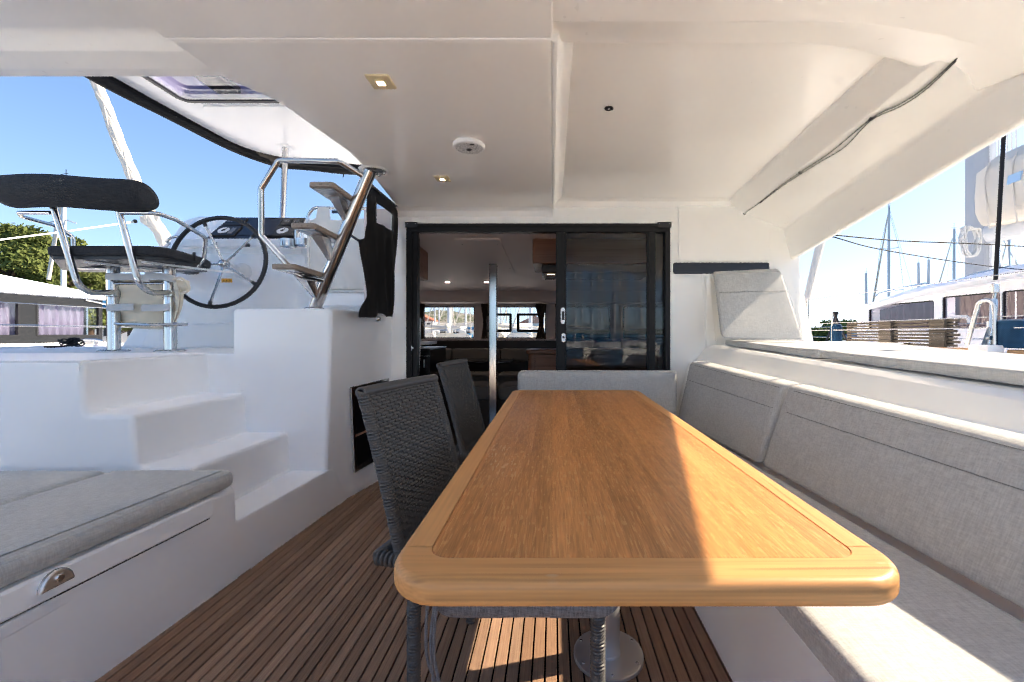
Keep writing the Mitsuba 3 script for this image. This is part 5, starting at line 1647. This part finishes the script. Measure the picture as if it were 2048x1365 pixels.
def hull_mesh(L, Bm, h, rake=.9, transom=.75):
    """sailing boat hull: length along y (bow at +L/2), beam Bm, freeboard h above z=0"""
    secs = []
    for s in np.linspace(0, 1, 15):
        y = -L / 2 + s * L
        w = Bm / 2 * (transom + (1 - transom) * min(1, s / .4)) * (1 - max(0, (s - .45) / .55) ** 2.4) + .02
        hh = h * (1 + .22 * s ** 2)
        r_ = rake * max(0, (s - .8) / .2)
        secs.append([(-w, y, hh), (-w * .93, y - .0, hh * .4), (-w * .72, y - r_ * .6, -.15), (0, y - r_, -.5), (w * .72, y - r_ * .6, -.15), (w * .93, y, hh * .4), (w, y, hh), (0, y, hh + .05)])
    return loft(secs)


def place(m, loc, rot):
    ms = m if isinstance(m, list) else [m]
    out = []
    for q in ms:
        q = q.copy()
        q.apply_transform(rotz(rot))
        q.apply_translation(loc)
        out.append(q)
    return out


HULLW = prin('yacht_hull', (.74, .74, .73), .25, .5)
HULLB = prin('yacht_hull_navy', (.02, .03, .07), .25, .5)


def yacht(loc, rot, L, H, label, group, mast=True, navy=False, cover=None, rigs=True, rad=.085):
    t = thing('sailing_yacht', label, 'yacht', group)
    z = WATERZ
    B = L * .3
    P = lambda m: place(m, (loc[0], loc[1], z), rot)
    put('hull', P(hull_mesh(L, B, 1.15)), HULLB if navy else HULLW, t, smooth=40)
    cab = loft([[(x * w, y, zz) for x, zz in ((-1, 1.15), (-.92, 1.15 + h * .8), (-.6, 1.15 + h), (.6, 1.15 + h), (.92, 1.15 + h * .8), (1, 1.15))] for y, w, h in ((-L * .16, B * .30, .50), (L * .05, B * .31, .52), (L * .2, B * .22, .40), (L * .3, B * .12, .12))])
    put('cabin', P(cab), HULLW, t, smooth=35)
    for sg in (-1, 1):
        put('window', P(hull([(sg * B * .285, -L * .13, 1.30), (sg * B * .30, -L * .13, 1.30), (sg * B * .285, -L * .13, 1.50), (sg * B * .30, -L * .13, 1.50), (sg * B * .27, L * .1, 1.30), (sg * B * .29, L * .1, 1.30), (sg * B * .27, L * .1, 1.46), (sg * B * .29, L * .1, 1.46)])), BLKG, t, smooth=False)
    put('sprayhood', P(loft([[(x * B * .3 * k, y, 1.5 + zz * kk) for x, zz in ((-1, 0), (-.9, .55), (-.5, .8), (.5, .8), (.9, .55), (1, 0))] for y, k, kk in ((-L * .20, 1, 1), (-L * .13, .97, .9), (-L * .10, .92, .2))])), BLUEP if cover is None else cover, t, smooth=40)
    if mast:
        mb = (0, L * .06, 1.6)
        put('mast', P(tube([mb, (0, L * .06, H * .7), (0, L * .06 - .05, H)], [rad, rad, rad * .75], 10)), MASTA, t, smooth=60)
        put('boom', P(tube([(0, L * .05, 2.6), (0, -L * .30, 2.75)], .07, 8)), MASTA, t, smooth=60)
        put('sail_cover', P(tube([(0, L * .045, 3.0), (0, -L * .05, 2.95), (0, -L * .18, 2.9), (0, -L * .29, 2.85)], [.16, .22, .19, .10], 10)), SAILC if cover is None else cover, t, smooth=60)
        for f_, w_ in ((.45, .95), (.72, .65)):
            put('spreader', P(tube([(-w_, L * .05, H * f_ + .1), (0, L * .06, H * f_), (w_, L * .05, H * f_ + .1)], .028, 6)), MASTA, t)
        if rigs:
            st = [tube([(s_ * B * .48, L * .04, 1.2), (s_ * .95, L * .05, H * .45), (s_ * .65, L * .05, H * .72), (0, L * .06, H * .97)], .012, 4) for s_ in (-1, 1)]
            st.append(tube([(0, -L * .49, 1.3), (0, L * .06, H)], .010, 4))
            put('rigging', P(st), DKGREY, t, smooth=False)
            put('furled_jib', P(tube([(0, L * .48, 1.5), (0, L * .3, H * .48), (0, L * .08, H * .93)], [.06, .09, .04], 8)), SAILC, t, smooth=60)
        put('masthead_gear', P([tube([(0, L * .06, H), (0, L * .06, H + .7)], .012, 5), tube([(-.25, L * .06, H + .15), (.25, L * .06, H + .15)], .012, 5)]), DKGREY, t)
    return t


# starboard background: masts seen over the neighbouring coachroof, each a yacht of its own
far = [(1726, 548, 620, 60), (1785, 407, 560, 34), (1781, 542, 600, 70), (1830, 527, 570, 62), (1865, 518, 570, 58), (1918, 455, 570, 50), (1981, 458, 560, 52), (2026, 458, 545, 46), (1640, 0, 0, 0)]
words = ['shortest mast, left of the neighbouring coachroof', 'tallest mast, crossing the dark lines', 'mast just left of the tallest one', 'mast just right of the tallest one', 'mast midway between tallest mast and sail bag', 'mast just left of the sail bag mast', 'mast just right of the sail bag mast', 'mast near the right edge']
for (px, top_, _, Y), w_ in zip(far[:8], words):
    p = at(px, top_, Y)
    yacht((p[0], Y, 0), RNG.uniform(-.4, .4) + math.pi * (RNG.random() < .5), 11 + RNG.random() * 3, p[2] - WATERZ, 'white yacht on the right, ' + w_, 'yachts beyond the right neighbour', rad=.135 * Y / 45, rigs=Y < 55)

# ahead of the saloon windows
ahead = [(858, 17, 44, 12), (873, 20, 56, 12), (880, 14, 62, 13), (897, 22, 40, 12), (912, 16, 66, 12), (929, 19, 52, 12), (942, 15, 60, 11), (1000, 18, 56, 12), (1009, 15, 44, 12), (1056, 16, 38, 13), (1068, 17, 58, 11), (1085, 13, 50, 12), (1122, 15, 46, 12)]
which = ['first window, leftmost mast', 'first window, second mast', 'first window, third mast', 'first window, stout mast left of its middle', 'first window, fifth mast', 'first window, sixth mast', 'first window, rightmost mast', 'middle window, just right of the pillar', 'middle window, left hatch', 'middle window, stout mast in the right hatch', 'middle window, thin mast in the right hatch', 'middle window, rightmost mast', 'window beside the sliding pane']
for k, (px, H, Y, L) in enumerate(ahead):
    p = at(px, 668, Y)
    yacht((p[0], Y, 0), RNG.uniform(-.3, .3) + math.pi / 2 * (1 - k % 2), L, H, 'white yacht moored ahead, seen through the ' + which[k], 'yachts seen through the saloon windows', navy=k % 6 == 4, rad=.10 if px not in (897, 1056) else .16, cover=[None, SAILC, BLUEP, CANVC][k % 4])
# astern, seen only as reflections in the sliding door
for k, (x, y, H) in enumerate(((1.5, -24, 17), (3.0, -28, 18), (4.0, -22, 15), (5.2, -30, 17), (6.6, -33, 19), (7.4, -30, 16), (2.2, -34, 18), (8.4, -38, 20), (5.0, -41, 20))):
    yacht((x, y, 0), RNG.uniform(-.3, .3), 12, H, 'white sailing yacht moored astern, mirrored in the dark sliding pane', 'yachts mirrored in the sliding door', navy=k == 3, rad=.11)

# ------------------------------------------------ neighbouring catamaran to starboard
t = thing('neighbour_catamaran', 'white catamaran moored close on the right, tinted cabin windows and big sail bag', 'catamaran')
XN = 4.6
p0, p1 = onx(1733, 612, XN), onx(2048, 590, XN)
zw = CH + .02
wallp = Polygon([(1.0, CH - .9), (6.42, CH - .9), (6.42, CH + .42), (6.1, CH + .45), (5.4, CH + .50), (4.2, CH + .58), (1.0, CH + .68)])
wins = []
for a, b in ((1737, 1868), (1884, 2000), (2003, 2140)):
    ya_, yb_ = onx(a, 640, XN)[1], onx(b, 640, XN)[1]
    wins.append(sbox(yb_, CH + .06, ya_, CH + .405 + .03 * (a > 1800)))
wins.append(sbox(1.25, CH + .06, 3.2, CH + .38))
for w_ in wins:
    wallp = wallp.difference(w_.buffer(-.03).buffer(.03))
put('cabin_wall', holed(wallp, XN, XN + .06, 'x'), GELW, t, smooth=False)
put('cabin_front', hull([(XN, 6.42, CH - .9), (XN, 6.42, CH + .42), (XN + .06, 6.40, CH - .9), (XN + 2.0, 8.3, CH - .9), (XN + 2.0, 8.2, CH + .25), (XN + 5.0, 8.2, CH + .25), (XN + 5.0, 8.3, CH - .9), (XN + .06, 6.40, CH + .42)]), GELW, t, smooth=False)
for k, w_ in enumerate(wins):
    b = w_.bounds
    wd = put('window', holed(w_.buffer(-.03).buffer(.03).difference(w_.buffer(-.014)), XN + .010, XN + .03, 'x'), DKGREY, t, smooth=False)
    put('pane', tm([(XN + .022, b[0], b[1]), (XN + .022, b[2], b[1]), (XN + .022, b[2], b[3]), (XN + .022, b[0], b[3])], [[0, 1, 2], [0, 2, 3]]), SMOKE, wd, smooth=False)
    put('blind', sheet([[(XN + .16 + .010 * math.sin(y * 60), y, z) for z in np.linspace(b[1], b[3], 3)] for y in np.linspace(b[0], b[2], 90)], (.004, 0, 0)), prin('mauve_blind', (.17, .135, .175), .85, .2), wd, smooth=60)
rs = []
for y, zt_, k in ((0.8, .80, 0), (2.5, .75, 0), (4.2, .67, 0), (5.4, .57, .02), (6.1, .475, .10), (6.45, .435, .22), (6.62, .42, .40)):
    rs.append(fillet([(XN - .12 + k, y, CH + zt_ - .13 + k * .1), (XN - .16 + k, y, CH + zt_ - .07 + k * .06), (XN - .06 + k, y, CH + zt_), (XN + .9, y, CH + zt_ + .10), (XN + 4.0, y, CH + zt_ + .10), (XN + 4.0, y, CH + zt_ - .13 + k * .1)], [.02, .04, .08, .2, 0, 0], 4, closed=True))
put('roof', loft(rs), GELW, t, smooth=45)
put('hull', [loft([[(XN - .55, y, CH - .22), (XN - .62, y, CH - .26), (XN - .58, y, -.5), (XN - .2, y, -1.4), (XN + .4, y, -1.7), (XN + 1.4, y, -1.4), (XN + 1.6, y, CH - .22)] for y in (-6, 7, 9)] ), bx(XN - .5, XN + 5, -5, 9, .4, CH - .215)], GELW, t, smooth=30)
put('grab_rail', tube(fillet([at(1752, 594, 6.3), at(1756, 588, 6.3), at(1800, 577, 5.9), at(1850, 567, 5.5), at(1862, 570, 5.4)], .04, 4), .012, 8), STEEL, t)
put('grab_rail', tube(fillet([at(1925, 560, 4.9), at(1935, 552, 4.9), at(2000, 537, 4.5), at(2120, 520, 4.0)], .04, 4), .012, 8), STEEL, t)
put('pushpit_hoop', tube(fillet([onx(1898, 648, XN - .3), onx(1898, 634, XN - .3), onx(1936, 634, XN - .3), onx(1940, 646, XN - .3)], .05, 4), .018, 8, ), WHTP, t)
# mast with its fittings
mx, my = at(1959, 550, 5.9)[0], 5.9
mz0 = CH + .6
msec = fillet([(mx - .065, my - .16), (mx + .065, my - .16), (mx + .085, my), (mx + .06, my + .17), (mx - .06, my + .17), (mx - .085, my)], .05, 5, closed=True)
mst = put('mast', prism(msec, mz0, CH + 14.0, 'z'), prin('grey_mast', (.42, .43, .45), .4, .4, metallic=.3), t, smooth=40)
put('mast_track', bx(mx - .03, mx + .03, my - .195, my - .161, mz0 + .2, CH + 13.5), WHTP, mst, smooth=False)
for k in range(10):
    put('track_slide', rbox(mx - .036, mx + .036, my - .215, my - .1955, CH + 1.05 + k * .11, CH + 1.10 + k * .11, .006), WHTP, mst)
put('deck_pad', rbox(mx - .40, mx - .12, my - .4, my - .33, mz0 + .02, mz0 + .04, .008), BLKP, mst)
rp = []
rq = at(1938, 480, 5.62)
for i in range(70):
    a = i * .9
    rp.append(rq + np.array([.10 * math.sin(a) + .03 * math.sin(i * 2.1), -.02 + .03 * math.sin(i), .23 * math.cos(a) - .1 * (i % 7 == 0)]))
put('rope_coil', tube(catmull(rp, 3), .011, 5), ROPEW, mst, smooth=60)
for k in range(5):
    x = mx + .20 + .06 * k
    put('halyard', tube([(x, my - .12 - .03 * k, mz0 + .05), (x - .08, my - .14, CH + 1.9), (x - .12, my - .12, CH + 13)], .008, 5), ROPEW, mst)
# sail bag along the boom
bg = []
prof_ = [(5.72, 1.66, 2.20, .10), (5.62, 1.60, 2.36, .22), (5.45, 1.57, 2.44, .27), (5.0, 1.56, 2.46, .28), (4.2, 1.58, 2.34, .27), (3.2, 1.62, 2.22, .26), (2.0, 1.66, 2.05, .24), (.6, 1.70, 1.95, .20)]
for i, (y, z0, z1, w_) in enumerate(prof_):
    h_ = z1 - z0
    ringp = []
    for j in range(24):
        a = j / 24 * 2 * math.pi
        ripple = .018 * math.sin(5 * a + i * 1.9) + .012 * math.sin(9 * a - i)
        ringp.append((mx - .13 + w_ * math.copysign(abs(math.cos(a)) ** .7, math.cos(a)) * (1 + ripple * 3), y, CH - .18 + (z0 + z1) / 2 + h_ / 2 * math.copysign(abs(math.sin(a)) ** .8, math.sin(a)) + ripple))
    bg.append(ringp)
bag = put('sail_bag', loft(bg), SAILC, t, smooth=60, label='cream canvas sail bag along the boom')
put('patch', hull([(mx - .44, y, z) for y, z in ((5.14, CH + 1.80), (5.00, CH + 1.81), (5.12, CH + 1.90), (4.98, CH + 1.91))] + [(mx - .38, y, z) for y, z in ((5.14, CH + 1.80), (5.00, CH + 1.81), (5.12, CH + 1.90), (4.98, CH + 1.91))]), prin('blue_patch', (.35, .52, .72), .6, .3), bag, smooth=False)
for y in (5.42, 5.1):
    put('strap', tube(catmull([(mx - .36, y, CH + 2.18), (mx - .42, y, CH + 1.95), (mx - .41, y - .02, CH + 1.6), (mx - .36, y - .01, CH + 1.34)], 5), .010, 6), SAILC, bag)
put('boom', tube([(mx, my - .15, CH + 1.36), (mx, .4, CH + 1.46)], .11, 14, flat=(np.array([0, 0, 1.]), 1.3)), MASTA, t, smooth=60)
# lifelines of the neighbour
put('lifeline', [tube([(XN - .5, y, CH + z) for y in (-4, 9)], .004, 5) for z in (.10, -.05)], STEEL, t)
for y in (1.8, 4.0, 6.2, 8.2):
    put('stanchion', tube([(XN - .5, y, CH - .22), (XN - .5, y, CH + .12)], .0125, 8), STEEL, t)
t = thing('furled_sail', 'pale furled sail on a slanting stay just right of the upright cushion', 'sail')
a_, b_ = at(1598, 664, 9.0), at(1640, 488, 9.4)
put('roll', tube([a_, b_, b_ + (b_ - a_) * 2.5], [.055, .085, .05], 14), SAILC, t, smooth=60)

# ------------------------------------------------ neighbouring catamaran to port
t = thing('neighbour_catamaran', 'white catamaran moored on the left, dark window band with lilac curtains', 'catamaran')
XP = -6.5
zt0, zb0 = CH + .455, CH - .045
put('cabin_wall', bx(XP - .25, XP - .19, 1.5, 6.10, -.4, CH + .50), DKGREY, t, smooth=False)
band = sbox(1.5, zb0 - .07, 6.14, zt0 + .05)
pw = [sbox(5.33, zb0, 6.10, zt0 - .03), sbox(4.86, zb0, 5.28, zt0 - .03)]
pw = [sbox(onx(a, 640, XP)[1], CH - .035, onx(b, 640, XP)[1], CH + .40) for a, b in ((72, 200), (-60, 40), (-330, -90))]
for w_ in pw:
    band = band.difference(w_.buffer(-.03).buffer(.03))
put('window_band', holed(band, XP - .05, XP, 'x'), DKGREY, t, smooth=False)
for w_ in pw:
    b = w_.bounds
    wd = put('window', holed(w_.buffer(-.03).buffer(.03).difference(w_.buffer(-.022)), XP - .03, XP + .006, 'x'), BLKP, t, smooth=False)
    put('pane', tm([(XP - .012, b[0], b[1]), (XP - .012, b[2], b[1]), (XP - .012, b[2], b[3]), (XP - .012, b[0], b[3])], [[0, 1, 2], [0, 2, 3]]), PANE, wd, smooth=False)
    put('curtain', sheet([[(XP - .07 + .010 * math.sin(y * 75 + z), y, z) for z in np.linspace(b[1] - .02, b[3] + .02, 4)] for y in np.linspace(b[0] + (.05 if b[0] < 4.5 else -.02), b[2] - (.16 if b[2] > 5.5 else .0), 120)], (-.004, 0, 0)), LILAC, wd, smooth=60)
rs = []
for y, zt_ in ((0.5, .88), (3.0, .83), (4.4, .75), (5.2, .66), (5.9, .58), (6.25, .53)):
    rs.append(fillet([(XP + .02, y, CH + .487), (XP + .06, y, CH + zt_ - .06), (XP - .06, y, CH + zt_ + .03), (XP - 1.2, y, CH + zt_ + .16), (XP - 4.0, y, CH + zt_ + .20), (XP - 4.0, y, CH + .487)], [.01, .03, .1, .2, 0, 0], 4, closed=True))
put('roof', loft(rs), GELW, t, smooth=45)
put('hull', [loft([[(XP + 1.75, y, CH - .16), (XP + 1.8, y, CH - .2), (XP + 1.75, y, -.5), (XP + 1.2, y, -1.5), (XP - .6, y, -1.5), (XP - 1.0, y, CH - .16)] for y in (-3, 7.5, 9)]), bx(XP - 5, XP - .3, -3, 7.5, 0.3, CH - .17)], GELW, t, smooth=30)
put('toe_kick', bx(XP - .3, XP + .10, 1.5, 6.2, CH - .35, zb0 - .072), GELW, t, smooth=False)
put('handrail', tube(fillet([(XP + .02, 6.25, CH - .16), (XP + .02, 6.22, CH + .42), (XP + .01, 5.9, CH + .47)], .05, 4), .014, 8), STEEL, t)
for z in (.36, .07):
    put('lifeline', tube([(XP + 1.7, y, CH + z) for y in (-2, 9)], .004, 5), STEEL, t)
# masts and stays at the left
t = thing('sailing_yacht', 'yacht behind the left catamaran, its thin white mast under the helm backrest', 'yacht')
for px, y, tx_ in ((127, 20, 128),):
    a_, b_ = at(127, 668, 20), at(128, 352, 20)
    put('mast', tube([(a_[0], 20, WATERZ + 1), (a_[0], 20, CH + 3), (b_[0], 20, b_[2])], [.10, .10, .075], 10), WHTP, t, smooth=60)
    put('spreader', tube([(a_[0] - .8, 20, CH + 5.2), (a_[0], 20, CH + 5.4), (a_[0] + .6, 20, CH + 5.2)], .03, 6), MASTA, t)
    put('masthead_gear', [tube([(b_[0] - .18, 20, b_[2] + .05), (b_[0] + .2, 20, b_[2] + .12)], .015, 5), tube([(b_[0] + .1, 20, b_[2]), (b_[0] + .1, 20, b_[2] + .3)], .015, 5)], DKGREY, t)
    put('stay', tube([at(97, 560, 20), at(120, 410, 20)], .075, 8), SAILC, t, smooth=60, label='white furled sail beside the mast')
    put('hull', place(hull_mesh(12, 3.6, 1.15), (a_[0], 20, WATERZ), .3), HULLW, t, smooth=40)
t = thing('furled_headsail', 'tall white furled headsail slanting across the blue sky at the left', 'sail')
YH = 9.0
fs = [at(188, 150, YH), at(213, 215, YH), at(246, 305, YH), at(280, 385, YH), at(305, 440, YH), at(330, 482, YH), at(372, 590, YH)]
fs = [fs[0] + (fs[0] - fs[2]) * 2.0] + fs
base_ = catmull(fs, 10)
rad_ = [.085 + .05 * min(1, i / len(base_)) + .006 * math.sin(i * 1.3) for i in range(len(base_))]
put('roll', tube(base_, rad_, 16), SAILC, t, smooth=60)
for ph in (0, 2.1, 4.2):
    put('fold', tube([p + np.array([math.cos(ph + i * .16), -abs(math.sin(ph + i * .16)), 0]) * r_ * .82 for i, (p, r_) in enumerate(zip(base_, rad_))], .032, 6), SAILC, t, smooth=60)
put('clew', hull([at(280, 434, YH - .05), at(282, 444, YH - .05), at(308, 462, YH - .05), at(318, 432, YH - .05), at(300, 430, YH - .05), at(300, 445, YH + .05)], .012), SAILC, t, smooth=50)
put('block', lathe([(0, .02), (.035, .02), (.042, .0), (.035, -.02), (0, -.02)], 14, at(270, 443, YH - .05), (0, 1, .2)), BLKP, t)
for dy in (0, 5):
    put('sheet', tube([at(268, 443 + .4 * dy, YH - .05), at(130, 463 + .2 * dy, 7.0), at(-40, 485, 5.2)], .011, 6), ROPEW, t)

# ------------------------------------------------ trees and houses


def leaf_cloud(clumps, per, size, rng):
    n = 0
    V, Fc = [], []
    for (cx_, cy__, cz_, rx, ry, rz) in clumps:
        d_ = rng.normal(size=(per, 3))
        d_ /= np.linalg.norm(d_, axis=1, keepdims=True)
        r_ = rng.random((per, 1)) ** .45
        P = np.array([cx_, cy__, cz_]) + d_ * r_ * np.array([rx, ry, rz])
        a = rng.normal(size=(per, 3)); a /= np.linalg.norm(a, axis=1, keepdims=True)
        b = np.cross(a, rng.normal(size=(per, 3))); b /= np.linalg.norm(b, axis=1, keepdims=True)
        s = size * (.6 + .8 * rng.random((per, 1)))
        V.append(np.stack([P - a * s, P + b * s * .45, P + a * s, P - b * s * .45], 1).reshape(-1, 3))
        k = n + np.arange(per)[:, None] * 4
        Fc.append(np.hstack([k, k + 1, k + 2])); Fc.append(np.hstack([k, k + 2, k + 3]))
        n += per * 4
    return tm(np.vstack(V), np.vstack(Fc))


def pine(loc, H, W_, seed, label, group):
    rng = np.random.default_rng(seed)
    t = thing('pine_tree', label, 'tree', group)
    x, y, z = loc
    tr = [(x, y, z), (x + .2, y, z + H * .35), (x - .1, y + .2, z + H * .65), (x + .1, y, z + H * .9)]
    put('trunk', tube(catmull(tr, 4), np.linspace(.30, .06, len(catmull(tr, 4))), 8), BARK, t, smooth=60)
    cl_, limbs = [], []
    for k in range(26):
        f_ = rng.uniform(.30, 1.0)
        a = rng.uniform(0, 2 * math.pi)
        r_ = W_ * (.25 + .75 * math.sin(math.pi * min(1, (1.08 - f_) * 1.1))) * rng.uniform(.35, 1)
        c_ = np.array([x + r_ * math.cos(a), y + r_ * math.sin(a), z + H * f_])
        s = rng.uniform(.55, 1.15) * W_ * .28
        cl_.append((*c_, s * 1.25, s * 1.25, s * .72))
        limbs.append(tube([(x, y, z + H * (f_ - .16)), (x * .5 + c_[0] * .5, y * .5 + c_[1] * .5, z + H * (f_ - .07)), c_], [.09, .06, .025], 5))
    put('limb', limbs, BARK, t, smooth=60)
    put('crown', leaf_cloud(cl_, 620, .16, rng), LEAFP, t, smooth=False)


for k, (px, py, Y, W_, lab) in enumerate(((18, 480, 26, 3.4, 'green pine at the left edge, behind the white coachroof'), (75, 472, 30, 3.6, 'tallest green pine at the left, in front of the thin mast'), (128, 512, 34, 3.4, 'green pine just right of the thin white mast'), (178, 542, 38, 3.6, 'green pine behind the left helm seat post'), (-60, 470, 28, 3.6, 'pine mostly outside the left edge'), (225, 575, 46, 4.0, 'lowest pine, between the helm seat posts'), (-160, 450, 32, 4, 'pine outside the left edge'))):
    if px < -40:
        continue
    p = at(px, py, Y)
    pine((p[0], Y, -.4), p[2] + .4, W_, 40 + k, lab, 'pines on the left shore')
rng = np.random.default_rng(5)
cl_ = []
for k in range(170):
    px = rng.uniform(1560, 2500)
    Y = rng.uniform(85, 120)
    top_ = 650 + 9 * math.sin(px * .021) + rng.uniform(-6, 12)
    p = at(px, top_, Y)
    h_ = p[2] + 1.0
    for j in range(3):
        r_ = rng.uniform(1.4, 2.6)
        cl_.append((p[0] + rng.uniform(-2, 2), Y + rng.uniform(-2, 2), max(.4, p[2] - r_ * .6 - j * h_ * .28), r_ * 1.3, r_ * 1.2, r_ * .8))
put('shore_wood', leaf_cloud(cl_, 170, .42, rng), LEAFW, None, smooth=False, kind='stuff', label='dark green wood along the far shore on the right', cat='wood')


def house(loc, w, d_, h, rot, label, group, roof=REDT, floors=2, n=4):
    t = thing('house', label, 'house', group)
    put('wall', place(bx(-w / 2, w / 2, -d_ / 2, d_ / 2, 0, h), loc, rot), HOUSE, t, smooth=False)
    put('roof', place(prism([(-w / 2 - .3, h + .02), (w / 2 + .3, h + .02), (0, h + w * .25)], -d_ / 2 - .3, d_ / 2 + .3, 'y') if roof is REDT else bx(-w / 2 - .2, w / 2 + .2, -d_ / 2 - .2, d_ / 2 + .2, h + .01, h + .25), loc, rot), roof, t, smooth=False)
    for f_ in range(floors):
        for i in range(n):
            xx = -w / 2 + w * (i + .5) / n
            zz = h * (f_ + .35) / floors
            put('window', place(bx(xx - w / n * .22, xx + w / n * .22, -d_ / 2 - .03, -d_ / 2 + .05, zz, zz + h / floors * .42), loc, rot), DKGREY, t, smooth=False)


house((at(834, 0, 90)[0], 90, -.3), 8, 8, 4.0, .1, 'white house with a red tiled roof at the left of the first saloon window', 'houses by the marina')
house((at(925, 0, 95)[0], 95, -.3), 20, 9, 3.4, -.1, 'long low white marina building behind the masts in the first saloon window', 'houses by the marina', HOUSE, 1, 7)
house((at(1005, 0, 150)[0], 150, -.3), 34, 10, 4.6, .0, 'long pale building seen through the middle saloon window', 'houses by the marina', HOUSE, 2, 10)
house((at(1070, 0, 180)[0], 180, -.3), 20, 10, 4, .0, 'pale building behind the right opening hatch', 'houses by the marina', REDT, 1, 5)
house((at(240, 0, 60)[0], 60, -.4), 10, 9, 6.6, .3, 'house with a terracotta roof beyond the pines at the left', 'houses by the marina')
t = thing('market_awning', 'blue awning beyond the helm seat posts on the left', 'awning')
aw = at(207, 590, 22)
put('canopy', hull([aw + (-.9, 0, -.5), aw + (.6, 0, -.5), aw + (-.8, 1.6, .5), aw + (.5, 1.6, .5), aw + (-.9, 0, -.7), aw + (.6, 0, -.7)]), BLUEP, t, smooth=False)
for dx in (-.85, .55):
    put('pole', tube([aw + (dx, 0, -.6), (aw[0] + dx, aw[1], -.4)], .04, 6), STEEL, t)
house((36, 14, -1.0), 24, 10, 9, -1.57, 'large white building ashore beyond the right catamaran, mirrored in its windows', 'houses by the marina', HOUSE, 3, 8) if False else None
